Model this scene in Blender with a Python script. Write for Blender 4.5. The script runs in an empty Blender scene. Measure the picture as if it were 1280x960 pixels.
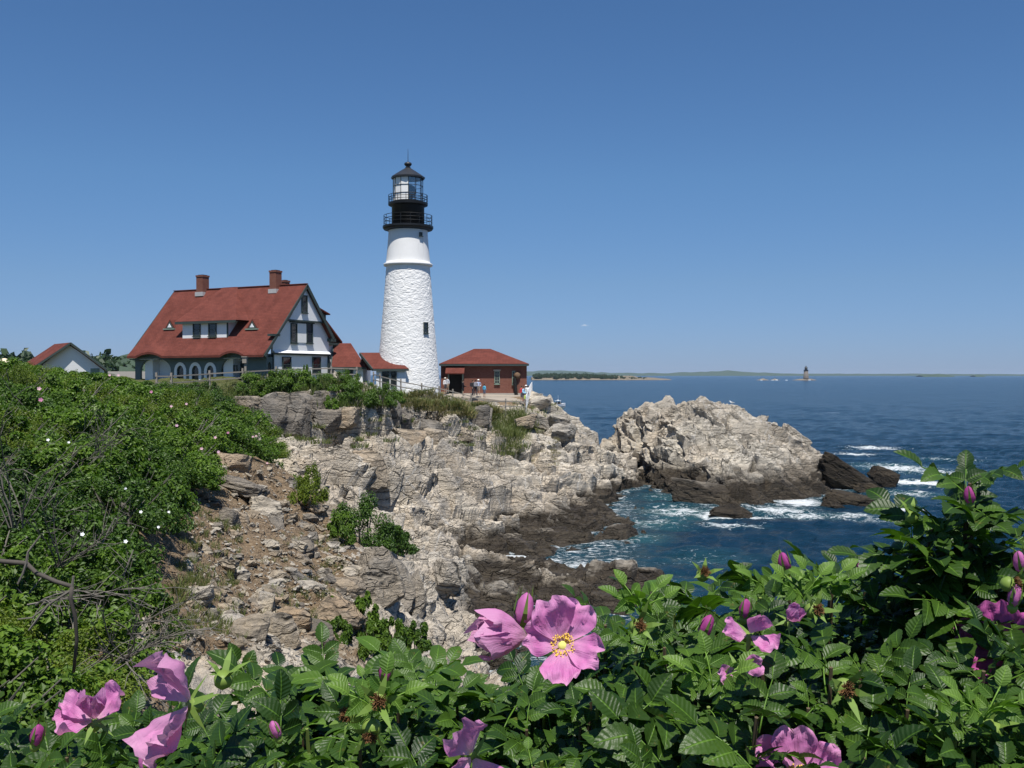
import bpy, bmesh, math, random
import numpy as np
from mathutils import Vector, Matrix, Quaternion
PI = math.pi
rad = math.radians
scene = bpy.context.scene
COL = scene.collection
random.seed(7)
RNG = np.random.default_rng(7)

# ------------------------------------------------------------------ camera, world, sun, exposure
F = 1244.0                                   # focal length in pixels of the 1280 px wide photograph
CAMZ = 12.0
PITCH = math.atan(12.0 / F)
cam_data = bpy.data.cameras.new('camera')
cam_data.sensor_width = 36.0
cam_data.lens = 36.0 * F / 1280.0
cam_data.clip_start = 0.05
cam_data.clip_end = 80000.0
cam = bpy.data.objects.new('camera', cam_data)
COL.objects.link(cam)
cam.location = (0, 0, CAMZ)
cam.rotation_euler = (PI / 2 - PITCH, 0, 0)
scene.camera = cam

SUN_EL, SUN_AZ = 66.0, 174.0                 # azimuth clockwise from +Y: the sun stands behind the camera, a little to the right
sd = Vector((math.sin(rad(SUN_AZ)) * math.cos(rad(SUN_EL)), math.cos(rad(SUN_AZ)) * math.cos(rad(SUN_EL)), math.sin(rad(SUN_EL))))
world = bpy.data.worlds.new('World')
scene.world = world
world.use_nodes = True
wn = world.node_tree
bg = wn.nodes['Background']
sky = wn.nodes.new('ShaderNodeTexSky')
sky.sky_type = 'NISHITA'
sky.sun_disc = False
sky.sun_elevation = rad(SUN_EL)
sky.sun_rotation = rad(SUN_AZ)
sky.altitude = 0
sky.air_density = 1.0
sky.dust_density = 0.0
sky.ozone_density = 2.2
# clear maritime air: the band by the horizon is blue-white rather than yellow, and the zenith deep blue
wg = wn.nodes.new('ShaderNodeTexCoord'); ws = wn.nodes.new('ShaderNodeSeparateXYZ'); wr = wn.nodes.new('ShaderNodeValToRGB'); wm = wn.nodes.new('ShaderNodeMix')
wn.links.new(wg.outputs['Generated'], ws.inputs[0]); wn.links.new(ws.outputs[2], wr.inputs[0])
els = wr.color_ramp.elements
els.new(0.09); els.new(0.19)
for e_, p_, c_ in zip(els, (0.0, 0.09, 0.19, 0.40), ((.29, .425, .87), (.395, .53, .79), (.445, .635, .85), (.44, .66, .88))):
    e_.position = p_; e_.color = c_ + (1,)
wm.data_type = 'RGBA'; wm.blend_type = 'MULTIPLY'; wm.inputs[0].default_value = 1.0
wn.links.new(sky.outputs[0], wm.inputs[6]); wn.links.new(wr.outputs[0], wm.inputs[7]); 
# one faint shred of cloud low over the sea, to the right of the tower
cd = Vector((0.0730, 0.9960, 0.0490)).normalized()
wv = wn.nodes.new('ShaderNodeVectorMath'); wv.operation = 'SUBTRACT'; wv.inputs[1].default_value = cd
wsx = wn.nodes.new('ShaderNodeVectorMath'); wsx.operation = 'MULTIPLY'; wsx.inputs[1].default_value = (120, 10, 420)
wl_ = wn.nodes.new('ShaderNodeVectorMath'); wl_.operation = 'LENGTH'
wno = wn.nodes.new('ShaderNodeTexNoise'); wno.inputs['Scale'].default_value = 420; wno.inputs['Detail'].default_value = 5
wad = wn.nodes.new('ShaderNodeMath'); wad.operation = 'ADD'
wra = wn.nodes.new('ShaderNodeValToRGB'); wra.color_ramp.elements[0].position = .55; wra.color_ramp.elements[0].color = (.42, .42, .42, 1); wra.color_ramp.elements[1].position = 1.25 / 1.3; wra.color_ramp.elements[1].color = (0, 0, 0, 1)
wcm = wn.nodes.new('ShaderNodeMix'); wcm.data_type = 'RGBA'; wcm.inputs[7].default_value = (7.2, 7.6, 8.0, 1)
wn.links.new(wg.outputs['Generated'], wv.inputs[0]); wn.links.new(wv.outputs[0], wsx.inputs[0]); wn.links.new(wsx.outputs[0], wl_.inputs[0]); wn.links.new(wg.outputs['Generated'], wno.inputs[0])
wn.links.new(wl_.outputs['Value'], wad.inputs[0]); wn.links.new(wno.outputs[0], wad.inputs[1]); wn.links.new(wad.outputs[0], wra.inputs[0])
wn.links.new(wra.outputs[0], wcm.inputs[0]); wn.links.new(wm.outputs[2], wcm.inputs[6]); wn.links.new(wcm.outputs[2], bg.inputs[0])
bg.inputs[1].default_value = 0.088
sl = bpy.data.lights.new('sun', 'SUN')
sl.energy = 5.0
sl.angle = rad(0.53)
sl.color = (1.0, 0.955, 0.89)
sun = bpy.data.objects.new('sun', sl)
COL.objects.link(sun)
sun.rotation_euler = (-sd).to_track_quat('-Z', 'Y').to_euler()
scene.view_settings.view_transform = 'Standard'
scene.view_settings.look = 'None'
scene.view_settings.exposure = 0.28
scene.view_settings.gamma = 1.0
scene.cycles.max_bounces = 6
scene.cycles.diffuse_bounces = 3
scene.cycles.transparent_max_bounces = 8

# ------------------------------------------------------------------ geometry helpers
def ray(px, py):
    rx, ry = (px - 640) / F, (480 - py) / F
    cp, sp = math.cos(PITCH), math.sin(PITCH)
    return Vector((rx, cp + ry * sp, -sp + ry * cp))
def at(px, py, Y):
    d = ray(px, py)
    k = Y / d.y
    return Vector((d.x * k, Y, CAMZ + d.z * k))

def tag(o, label=None, cat=None, group=None, kind=None):
    if label: o['label'] = label
    if cat: o['category'] = cat
    if group: o['group'] = group
    if kind: o['kind'] = kind
    return o
def empty(name, loc=(0, 0, 0), rz=0.0, label=None, cat=None, group=None):
    o = bpy.data.objects.new(name, None)
    COL.objects.link(o)
    o.empty_display_size = 0.2
    o.location = loc
    o.rotation_euler = (0, 0, rz)
    return tag(o, label, cat, group)
def link(name, me, parent=None, loc=None, rot=None, scale=None):
    o = bpy.data.objects.new(name, me)
    COL.objects.link(o)
    if parent is not None: o.parent = parent
    if loc is not None: o.location = loc
    if rot is not None: o.rotation_euler = rot
    if scale is not None: o.scale = scale
    return o
def kids(o): return [c for c in bpy.data.objects if c.parent == o]
def copy_tree(o, parent=None, cache=None):
    c = o.copy(); COL.objects.link(c); c.parent = parent
    for ch in (cache[o.name] if cache is not None else list(o.children)):
        copy_tree(ch, c, cache)
    return c

def mesh_np(name, V, Fc, mat=None, smooth=False, attrs=None, uv=None):
    me = bpy.data.meshes.new(name)
    V = np.asarray(V, dtype=np.float32)
    if isinstance(Fc, np.ndarray):
        n, k = Fc.shape
        me.vertices.add(len(V)); me.vertices.foreach_set('co', V.ravel())
        me.loops.add(n * k); me.loops.foreach_set('vertex_index', Fc.astype(np.int32).ravel())
        me.polygons.add(n); me.polygons.foreach_set('loop_start', np.arange(0, n * k, k, dtype=np.int32))
        me.update(calc_edges=True)
    else:
        me.from_pydata([tuple(v) for v in V], [], Fc)
        me.update()
    if uv is not None:
        l = me.uv_layers.new(name='uv')
        li = np.empty(len(me.loops), dtype=np.int32); me.loops.foreach_get('vertex_index', li)
        l.data.foreach_set('uv', np.asarray(uv, dtype=np.float32)[li].ravel())
    for k_, a in (attrs or {}).items():
        at_ = me.attributes.new(k_, 'FLOAT', 'POINT'); at_.data.foreach_set('value', np.asarray(a, dtype=np.float32))
    if mat:
        for m_ in (mat if isinstance(mat, (list, tuple)) else [mat]): me.materials.append(m_)
    me.polygons.foreach_set('use_smooth', np.full(len(me.polygons), smooth))
    return me

class MB:
    """collects shapes into one mesh"""
    def __init__(s): s.v = []; s.f = []
    def poly(s, pts):
        b = len(s.v); s.v += [tuple(p) for p in pts]; s.f.append(tuple(range(b, b + len(pts)))); return s
    def prism(s, pts, off):
        """closed prism: polygon pts swept by vector off"""
        b = len(s.v); n = len(pts); off = Vector(off)
        s.v += [tuple(Vector(p)) for p in pts] + [tuple(Vector(p) + off) for p in pts]
        s.f.append(tuple(range(b + n - 1, b - 1, -1))); s.f.append(tuple(range(b + n, b + 2 * n)))
        for i in range(n):
            j = (i + 1) % n
            s.f.append((b + i, b + j, b + n + j, b + n + i))
        return s
    def box(s, lo, hi):
        x0, y0, z0 = lo; x1, y1, z1 = hi
        return s.prism([(x0, y0, z0), (x1, y0, z0), (x1, y1, z0), (x0, y1, z0)], (0, 0, z1 - z0))
    def beam(s, a, b, w, h, up=(0, 0, 1)):
        a, b = Vector(a), Vector(b); d = (b - a).normalized(); r = d.cross(Vector(up))
        if r.length < 1e-4: r = d.cross(Vector((1, 0, 0)))
        r.normalize(); u = r.cross(d)
        pts = [a + r * (w / 2) * i + u * (h / 2) * j for i, j in ((-1, -1), (1, -1), (1, 1), (-1, 1))]
        return s.prism(pts, b - a)
    def tube(s, pts, rs, n=6, cap=True):
        b = len(s.v); pts = [Vector(p) for p in pts]
        if not isinstance(rs, (list, tuple)): rs = [rs] * len(pts)
        ref = Vector((0.31, 0.17, 0.93))
        for i, p in enumerate(pts):
            d = (pts[min(i + 1, len(pts) - 1)] - pts[max(i - 1, 0)]).normalized()
            r = d.cross(ref)
            if r.length < 0.05: r = d.cross(Vector((1, 0, 0)))
            r.normalize(); u = r.cross(d)
            for k in range(n):
                a = 2 * PI * k / n
                s.v.append(tuple(p + (r * math.cos(a) + u * math.sin(a)) * rs[i]))
        for i in range(len(pts) - 1):
            for k in range(n):
                k2 = (k + 1) % n
                s.f.append((b + i * n + k, b + i * n + k2, b + (i + 1) * n + k2, b + (i + 1) * n + k))
        if cap:
            s.f.append(tuple(range(b + n - 1, b - 1, -1))); e = b + (len(pts) - 1) * n
            s.f.append(tuple(range(e, e + n)))
        return s
    def lathe(s, prof, n=32, c=(0, 0), cap=True):
        """prof: list of (r, z)"""
        b = len(s.v)
        for r, z in prof:
            for k in range(n):
                a = 2 * PI * k / n
                s.v.append((c[0] + r * math.cos(a), c[1] + r * math.sin(a), z))
        for i in range(len(prof) - 1):
            for k in range(n):
                k2 = (k + 1) % n
                s.f.append((b + i * n + k, b + i * n + k2, b + (i + 1) * n + k2, b + (i + 1) * n + k))
        if cap:
            if prof[0][0] > 1e-5: s.f.append(tuple(range(b + n - 1, b - 1, -1)))
            e = b + (len(prof) - 1) * n
            if prof[-1][0] > 1e-5: s.f.append(tuple(range(e, e + n)))
        return s
    def mesh(s, name, mat, smooth=False):
        return mesh_np(name, s.v, s.f, mat, smooth)
    def build(s, name, mat, parent=None, smooth=False, **k):
        return link(name, s.mesh(name, mat, smooth), parent, **k)

# ------------------------------------------------------------------ noise in numpy
def _h(ix, iy, iz, seed):
    with np.errstate(over='ignore'):
        h = (ix.astype(np.uint32) * np.uint32(73856093)) ^ (iy.astype(np.uint32) * np.uint32(19349663)) ^ (iz.astype(np.uint32) * np.uint32(83492791)) ^ np.uint32((seed * 2654435761) & 0xffffffff)
        h ^= h >> np.uint32(15); h *= np.uint32(2246822519); h ^= h >> np.uint32(13); h *= np.uint32(3266489917); h ^= h >> np.uint32(16)
    return h
def h01(ix, iy, iz, seed): return _h(ix, iy, iz, seed).astype(np.float64) / 4294967295.0
def vnoise(P, seed=0):
    I = np.floor(P).astype(np.int64); f = P - I; f = f * f * (3 - 2 * f)
    r = 0
    for dx in (0, 1):
        for dy in (0, 1):
            for dz in (0, 1):
                w = (f[:, 0] if dx else 1 - f[:, 0]) * (f[:, 1] if dy else 1 - f[:, 1]) * (f[:, 2] if dz else 1 - f[:, 2])
                r = r + w * h01(I[:, 0] + dx, I[:, 1] + dy, I[:, 2] + dz, seed)
    return r * 2 - 1
def fbm(P, oct=4, seed=0, gain=0.5):
    a, r, s = 1.0, 0, 1.0
    for o in range(oct):
        r = r + a * vnoise(P * s + 17.3 * o, seed + o); a *= gain; s *= 2.03
    return r
def facets(P, seed=0, tilt=0.6):
    """blocky fracture noise: each Voronoi cell is a tilted flat facet with its own offset; returns value, edge distance, cell random"""
    I = np.floor(P).astype(np.int64)
    n = len(P)
    d1 = np.full(n, 9.0); d2 = np.full(n, 9.0); val = np.zeros(n); rnd = np.zeros(n)
    for dx in (-1, 0, 1):
        for dy in (-1, 0, 1):
            for dz in (-1, 0, 1):
                cx, cy, cz = I[:, 0] + dx, I[:, 1] + dy, I[:, 2] + dz
                jx = h01(cx, cy, cz, seed); jy = h01(cx, cy, cz, seed + 11); jz = h01(cx, cy, cz, seed + 23)
                vx = P[:, 0] - (cx + jx); vy = P[:, 1] - (cy + jy); vz = P[:, 2] - (cz + jz)
                d = np.sqrt(vx * vx + vy * vy + vz * vz)
                new = d < d1
                d2 = np.where(new, d1, np.minimum(d2, d))
                if new.any():
                    a = h01(cx, cy, cz, seed + 37)
                    g = (jx - .5) * vx + (jy - .5) * vy + (jz - .5) * vz
                    val = np.where(new, (a * 2 - 1) + tilt * 2 * g, val)
                    rnd = np.where(new, a, rnd)
                d1 = np.where(new, d, d1)
    return val, d2 - d1, rnd
def sstep(a, b, x):
    t = np.clip((x - a) / (b - a), 0, 1); return t * t * (3 - 2 * t)
# ------------------------------------------------------------------ materials
class NT:
    """small node-tree writer"""
    def __init__(s, name):
        s.m = bpy.data.materials.new(name); s.m.use_nodes = True
        s.t = s.m.node_tree; s.b = s.t.nodes['Principled BSDF']; s.out = s.t.nodes['Material Output']
        s.b.inputs['Roughness'].default_value = 0.8
        s.b.inputs['Specular IOR Level'].default_value = 0.25
    def n(s, typ, **k):
        o = s.t.nodes.new(typ)
        for a, v in k.items(): setattr(o, a, v)
        return o
    def l(s, a, b): s.t.links.new(a, b)
    def inp(s, node, **k):
        for a, v in k.items():
            i = node.inputs[a.replace('_', ' ')] if a.replace('_', ' ') in node.inputs else node.inputs[a]
            if hasattr(v, 'links') or isinstance(v, bpy.types.NodeSocket): s.l(v, i)
            else: i.default_value = v
        return node
    def coord(s, kind='Object'): return s.n('ShaderNodeTexCoord').outputs[kind]
    def mapping(s, v, scale=(1, 1, 1), rot=(0, 0, 0)):
        m = s.n('ShaderNodeMapping'); s.l(v, m.inputs[0]); m.inputs['Scale'].default_value = scale; m.inputs['Rotation'].default_value = rot
        return m.outputs[0]
    def noise(s, v, scale=1, detail=4, rough=0.6, dist=0.0, out='Fac'):
        x = s.n('ShaderNodeTexNoise'); s.l(v, x.inputs['Vector']); s.inp(x, Scale=scale, Detail=detail, Roughness=rough, Distortion=dist)
        return x.outputs[out]
    def voro(s, v, scale=1, feature='F1', out='Distance', rnd=1.0):
        x = s.n('ShaderNodeTexVoronoi', feature=feature); s.l(v, x.inputs['Vector']); s.inp(x, Scale=scale, Randomness=rnd)
        return x.outputs[out]
    def attr(s, name): return s.n('ShaderNodeAttribute', attribute_name=name).outputs['Fac']
    def ramp(s, fac, stops, interp='LINEAR'):
        r = s.n('ShaderNodeValToRGB'); s.l(fac, r.inputs[0]); e = r.color_ramp.elements; r.color_ramp.interpolation = interp
        while len(e) < len(stops): e.new(0.5)
        for i, (p, c) in enumerate(stops):
            e[i].position = p; e[i].color = (c if isinstance(c, (tuple, list)) else (c, c, c)) + ((1,) if not isinstance(c, (tuple, list)) or len(c) == 3 else ())
        return r.outputs[0]
    def mix(s, fac, a, b, mode='MIX'):
        m = s.n('ShaderNodeMix', data_type='RGBA', blend_type=mode)
        for sock, v in ((m.inputs[0], fac), (m.inputs[6], a), (m.inputs[7], b)):
            if isinstance(v, bpy.types.NodeSocket): s.l(v, sock)
            else: sock.default_value = v if not isinstance(v, tuple) or len(v) == 4 else v + (1,)
        return m.outputs[2]
    def math(s, op, a, b=0.0, clamp=False):
        m = s.n('ShaderNodeMath', operation=op, use_clamp=clamp)
        for sock, v in ((m.inputs[0], a), (m.inputs[1], b)):
            if isinstance(v, bpy.types.NodeSocket): s.l(v, sock)
            else: sock.default_value = v
        return m.outputs[0]
    def sep(s, v):
        x = s.n('ShaderNodeSeparateXYZ'); s.l(v, x.inputs[0]); return x.outputs
    def bump(s, h, dist=0.02, strength=1.0, normal=None):
        b = s.n('ShaderNodeBump'); s.l(h, b.inputs['Height']); b.inputs['Distance'].default_value = dist; b.inputs['Strength'].default_value = strength
        if normal is not None: s.l(normal, b.inputs['Normal'])
        return b.outputs[0]
    def set(s, color=None, normal=None, rough=None, spec=None, metal=None):
        for k, v in (('Base Color', color), ('Normal', normal), ('Roughness', rough), ('Specular IOR Level', spec), ('Metallic', metal)):
            if v is None: continue
            if isinstance(v, bpy.types.NodeSocket): s.l(v, s.b.inputs[k])
            else: s.b.inputs[k].default_value = v if not isinstance(v, tuple) or len(v) == 4 else v + (1,)
        return s.m

def plain(name, c, rough=0.7, var=0.15, scale=3.0, spec=0.25, bump=0.0, metal=0.0):
    t = NT(name); v = t.coord()
    n = t.noise(v, scale, 5)
    col = t.mix(n, tuple(x * (1 - var) for x in c), tuple(min(1, x * (1 + var)) for x in c))
    return t.set(col, t.bump(n, bump) if bump else None, rough, spec, metal)

def rock_material(name, pale=(0.70, 0.635, 0.525), grey=(0.40, 0.365, 0.315), tan=(0.60, 0.50, 0.375), tide=True, soil=False, dipx=0.3, tide_z=1.22):
    t = NT(name)
    geo = t.n('ShaderNodeNewGeometry'); P = geo.outputs['Position']
    big = t.noise(P, 0.16, 4, 0.6)
    mid = t.noise(P, 0.9, 6, 0.65)
    # bedding streaks, thin along the dip
    st = t.noise(t.mapping(P, (0.35, 0.5, 4.2), (0.25, dipx, 0)), 1.0, 6, 0.7, 0.4)
    fine = t.noise(P, 9.0, 6, 0.7)
    c = t.mix(t.ramp(big, [(0.38, 0.0), (0.62, 1.0)]), pale, tan)
    c = t.mix(t.ramp(t.noise(P, 0.055, 5, 0.6), [(0.42, 0.55), (0.56, 0.0)]), c, grey)
    c = t.mix(t.ramp(mid, [(0.34, 1.0), (0.50, 0.0)]), c, grey)
    c = t.mix(t.ramp(st, [(0.40, 0.55), (0.52, 0.0)]), c, tuple(.34 * q for q in pale))
    c = t.mix(t.ramp(fine, [(0.32, 0.45), (0.52, 0.0)]), c, tuple(.28 * q for q in pale))
    wv = t.n('ShaderNodeVectorMath', operation='ADD'); t.l(P, wv.inputs[0]); t.l(t.noise(P, 0.7, 4, 0.6, 0.0, 'Color'), wv.inputs[1]); wp_ = wv.outputs[0]
    k1 = t.voro(t.mapping(wp_, (0.33, 0.55, 1.7), (0.1, dipx, 0.3)), 1.0, 'DISTANCE_TO_EDGE'); k2 = t.voro(t.mapping(wp_, (1.0, 1.7, 4.6), (0.15, dipx, 0.1)), 1.0, 'DISTANCE_TO_EDGE')
    cr = t.math('MAXIMUM', t.ramp(k1, [(0.0, 1.0), (0.045, 0.0)]), t.math('MULTIPLY', t.ramp(k2, [(0.0, 1.0), (0.05, 0.0)]), .5))
    cr = t.math('MULTIPLY', cr, t.ramp(t.noise(P, 0.5, 4), [(0.36, 0.1), (0.56, 1.0)]))
    c = t.mix(t.math('MULTIPLY', cr, 0.85), c, tuple(.11 * q for q in pale))
    vein = t.voro(t.mapping(P, (0.22, 0.3, 0.12), (0.3, 0.5, 0.2)), 1.0, 'DISTANCE_TO_EDGE')
    c = t.mix(t.ramp(vein, [(0.0, 0.45), (0.012, 0.0)]), c, tuple(min(.62, 1.15 * q) for q in pale))
    if soil:
        so = t.attr('soil')
        sc = t.mix(t.noise(P, 2.2, 8, 0.75), (0.115, 0.076, 0.043), (0.29, 0.21, 0.13))
        sc = t.mix(t.ramp(t.noise(P, 14, 6, 0.7), [(0.5, 0), (0.68, 1.0)]), sc, (0.36, 0.29, 0.20))
        edge = t.math('ADD', so, t.math('MULTIPLY', t.math('SUBTRACT', mid, 0.5), 1.1))
        c = t.mix(t.ramp(edge, [(0.45, 0), (0.6, 1.0)]), c, sc)
        gr = t.math('ADD', t.attr('grass'), t.math('MULTIPLY', t.math('SUBTRACT', t.noise(P, 0.7, 6, 0.7), 0.5), 1.2))
        gc = t.mix(t.noise(P, 3.0, 5), (0.055, 0.080, 0.020), (0.135, 0.130, 0.050))
        c = t.mix(t.ramp(gr, [(0.42, 0), (0.62, 1.0)]), c, gc)
    rough = 0.85
    if tide:
        # weed and wet-stone band of the tide: dark below about two metres, ragged upper edge
        z = t.sep(P)[2]
        zz = t.math('ADD', z, t.math('MULTIPLY', t.math('SUBTRACT', t.noise(t.mapping(P, (0.30, 0.30, 0.5)), 1.0, 5, 0.65), 0.5), 3.4))
        wet = t.ramp(t.math('DIVIDE', zz, 2 * tide_z), [(0.36, 1.0), (0.70, 0.0)])
        dk = t.mix(mid, (0.020, 0.016, 0.012), (0.058, 0.046, 0.032))
        dk = t.mix(t.ramp(st, [(0.42, 0.0), (0.6, 0.6)]), dk, (0.098, 0.080, 0.056))
        dk = t.mix(t.math('MULTIPLY', cr, .8), dk, (0.016, 0.013, 0.010))
        c = t.mix(wet, c, dk)
        rough = t.mix(wet, (0.85,) * 3, (0.55,) * 3)
    h = t.math('ADD', t.math('MULTIPLY', st, 0.9), t.math('ADD', fine, t.math('MULTIPLY', mid, 0.8)))
    h = t.math('ADD', h, t.math('MULTIPLY', cr, -1.2))
    return t.set(c, t.bump(h, 0.15, 0.9), rough, 0.25)

def leaf_material(name, dark, light, trans=0.25, rough=0.5, spec=0.4, veins=False, objvar=0.35):
    t = NT(name)
    isl = t.n('ShaderNodeNewGeometry').outputs['Random Per Island']
    ob = t.n('ShaderNodeObjectInfo').outputs['Random']
    f = t.math('ADD', t.math('MULTIPLY', isl, 1 - objvar), t.math('MULTIPLY', ob, objvar))
    c = t.ramp(f, [(0.05, dark), (0.6, tuple((a + b) / 2 for a, b in zip(dark, light))), (1.0, light)])
    nrm = None
    if veins:
        uv = t.n('ShaderNodeUVMap', uv_map='uv').outputs[0]
        u = t.sep(uv)
        av = t.math('ABSOLUTE', u[1])
        w = t.math('SINE', t.math('MULTIPLY', t.math('SUBTRACT', u[0], t.math('MULTIPLY', av, 0.16)), 47.0))
        vein = t.ramp(t.math('MULTIPLY_ADD', w, 0.5), [(0.0, 0), (0.9, 0), (1.0, 1.0)])
        w01 = t.math('MULTIPLY', t.math('ADD', w, 1.0), 0.5)
        mid = t.ramp(av, [(0.0, 1.0), (0.10, 0.0)])
        c = t.mix(t.math('MULTIPLY', mid, 0.55), c, tuple(min(1, x * 2.2) for x in light))
        nz = t.noise(t.coord(), 160.0, 3, 0.6)
        h = t.math('ADD', t.math('MULTIPLY', w01, -1.0), t.math('ADD', t.math('MULTIPLY', mid, -1.5), t.math('MULTIPLY', nz, 1.6)))
        nrm = t.bump(h, 0.0009, 0.40)
        c = t.mix(t.ramp(t.noise(t.coord(), 55.0, 3, 0.6), [(0.66, 0.0), (0.76, 0.6)]), c, (0.17, 0.13, 0.03))
        c = t.mix(t.ramp(w01, [(0.80, 0), (1.0, 0.0)]), c, light)
    t.set(c, nrm, rough, spec)
    tr = t.n('ShaderNodeBsdfTranslucent')
    tc = t.mix(1.0, c, (1.0, 1.25, 0.35), 'MULTIPLY'); t.l(tc, tr.inputs[0])
    mx = t.n('ShaderNodeMixShader'); mx.inputs[0].default_value = trans
    t.l(t.b.outputs[0], mx.inputs[1]); t.l(tr.outputs[0], mx.inputs[2]); t.l(mx.outputs[0], t.out.inputs[0])
    return t.m

def roof_material(name, a=(0.105, 0.031, 0.023), b=(0.142, 0.044, 0.033)):
    t = NT(name); v = t.coord()
    br = t.n('ShaderNodeTexBrick'); t.l(t.mapping(v, (1, 1, 1)), br.inputs['Vector'])
    # courses follow height: use x and z of the object
    s = t.sep(v); cb = t.n('ShaderNodeCombineXYZ'); t.l(t.math('ADD', s[0], t.math('MULTIPLY', s[1], 0.35)), cb.inputs[0]); t.l(s[2], cb.inputs[1]); t.l(cb.outputs[0], br.inputs['Vector'])
    t.inp(br, Scale=1.0, Color1=a + (1,), Color2=b + (1,), Mortar=tuple(x * 0.45 for x in a) + (1,))
    br.inputs['Mortar Size'].default_value = 0.014; br.inputs['Brick Width'].default_value = 0.34; br.inputs['Row Height'].default_value = 0.16
    n = t.noise(v, 0.8, 6, 0.7)
    c = t.mix(t.ramp(n, [(0.3, 0.0), (0.75, 0.7)]), br.outputs[0], tuple(x * 1.4 for x in b))
    c = t.mix(t.ramp(t.noise(t.mapping(v, (0.9, 0.9, 0.22)), 1.0, 5, 0.65), [(0.40, 0.28), (0.6, 0.0)]), c, tuple(x * .6 for x in a))
    return t.set(c, t.bump(br.outputs['Fac'], 0.02, -0.6), 0.9, 0.15)

def brick_material(name):
    t = NT(name); v = t.coord(); s = t.sep(v)
    cb = t.n('ShaderNodeCombineXYZ'); t.l(t.math('ADD', s[0], s[1]), cb.inputs[0]); t.l(s[2], cb.inputs[1])
    br = t.n('ShaderNodeTexBrick'); t.l(cb.outputs[0], br.inputs['Vector'])
    t.inp(br, Scale=1.0, Color1=(0.15, 0.042, 0.028, 1), Color2=(0.20, 0.068, 0.045, 1), Mortar=(0.22, 0.15, 0.12, 1))
    br.inputs['Mortar Size'].default_value = 0.01; br.inputs['Brick Width'].default_value = 0.22; br.inputs['Row Height'].default_value = 0.075
    n = t.noise(v, 1.2, 6, 0.7)
    c = t.mix(t.ramp(n, [(0.4, 0.0), (0.8, 0.6)]), br.outputs[0], (0.13, 0.045, 0.032))
    return t.set(c, t.bump(br.outputs['Fac'], 0.01, -0.5), 0.9, 0.15)

def clapboard_material(name, c):
    t = NT(name); v = t.coord(); s = t.sep(v)
    saw = t.math('FRACT', t.math('DIVIDE', s[2], 0.14))
    n = t.noise(v, 1.5, 5)
    col = t.mix(n, tuple(x * 0.93 for x in c), c)
    return t.set(col, t.bump(saw, 0.03, -0.8), 0.6, 0.3)

def glass_material(name, c=(0.02, 0.025, 0.03)):
    t = NT(name); return t.set(c, None, 0.06, 0.7)

M = {}
M['rock'] = rock_material('shore_rock', soil=True)
M['islet'] = rock_material('islet_rock', pale=(0.70, 0.64, 0.53), grey=(0.38, 0.35, 0.30), dipx=-0.62, tide_z=2.3)
M['boulder'] = rock_material('boulder_stone', pale=(0.47, 0.40, 0.30), grey=(0.29, 0.255, 0.21), tan=(0.42, 0.31, 0.20), tide=False)
M['pale_boulder'] = rock_material('pale_stone', pale=(0.56, 0.51, 0.43), grey=(0.40, 0.37, 0.33), tan=(0.50, 0.42, 0.30), tide=False)
M['dark_boulder'] = rock_material('dark_shade_stone', pale=(0.29, 0.26, 0.22), grey=(0.17, 0.16, 0.145), tan=(0.24, 0.2, 0.15), tide=False)  # dark stone; on the outcrop blocks its tone stands in for shade
M['wet_rock'] = rock_material('wet_rock', pale=(0.050, 0.040, 0.028), grey=(0.028, 0.023, 0.018), tan=(0.080, 0.062, 0.038), tide=False)
M['slab'] = rock_material('slab_stone', pale=(0.40, 0.35, 0.28), grey=(0.26, 0.24, 0.21), tan=(0.34, 0.28, 0.20), tide=False, dipx=1.2)
M['roof'] = roof_material('red_shingle')
M['brick'] = brick_material('red_brick')
M['clapboard'] = clapboard_material('white_clapboard', (0.80, 0.81, 0.82))
M['white'] = plain('white_paint', (0.78, 0.79, 0.80), 0.55, 0.05, 2.0)
t = NT('tower_whitewash'); v = t.coord()
c = t.mix(t.noise(v, 0.9, 6, 0.7), (0.70, 0.69, 0.66), (0.82, 0.82, 0.81))
c = t.mix(t.ramp(t.noise(t.mapping(v, (2.2, 2.2, 0.16)), 1.0, 5, 0.65), [(0.60, 0.0), (0.78, 0.5)]), c, (0.50, 0.46, 0.40))
M['towerwhite'] = t.set(c, t.bump(t.noise(v, 9, 4), 0.02, 0.5), 0.7, 0.2)
M['green'] = plain('dark_green_paint', (0.045, 0.062, 0.058), 0.55, 0.2)
M['slate'] = plain('grey_green_paint', (0.115, 0.150, 0.150), 0.65, 0.12)
M['palegreen'] = plain('pale_green_paint', (0.20, 0.26, 0.21), 0.65, 0.12)
M['black'] = plain('black_paint', (0.012, 0.013, 0.014), 0.45, 0.3, 2.0, 0.35)
M['roofblack'] = plain('black_metal_roof', (0.03, 0.032, 0.036), 0.4, 0.3, 2.0, 0.4)
M['glass'] = glass_material('window_glass')
M['curtain'] = plain('white_blind', (0.80, 0.80, 0.78), 0.8, 0.05)
M['void'] = plain('dark_interior', (0.018, 0.018, 0.018), 0.9, 0.2)
M['wood'] = plain('weathered_wood', (0.27, 0.245, 0.21), 0.9, 0.3, 6.0, 0.1)
M['brownwood'] = plain('brown_wood', (0.16, 0.10, 0.06), 0.8, 0.2, 6.0)
M['bark'] = plain('grey_bark', (0.16, 0.145, 0.125), 0.9, 0.4, 9.0, 0.1)
M['darkbark'] = plain('dark_grey_bark', (0.085, 0.075, 0.065), 0.9, 0.4, 9.0, 0.1)
M['cane'] = plain('brown_cane', (0.10, 0.075, 0.045), 0.8, 0.4, 30.0, 0.2)
M['stalk'] = plain('green_stalk', (0.17, 0.22, 0.055), 0.6, 0.3, 40.0, 0.3)
M['concrete'] = plain('pale_concrete', (0.40, 0.37, 0.32), 0.9, 0.15, 2.0)
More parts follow.
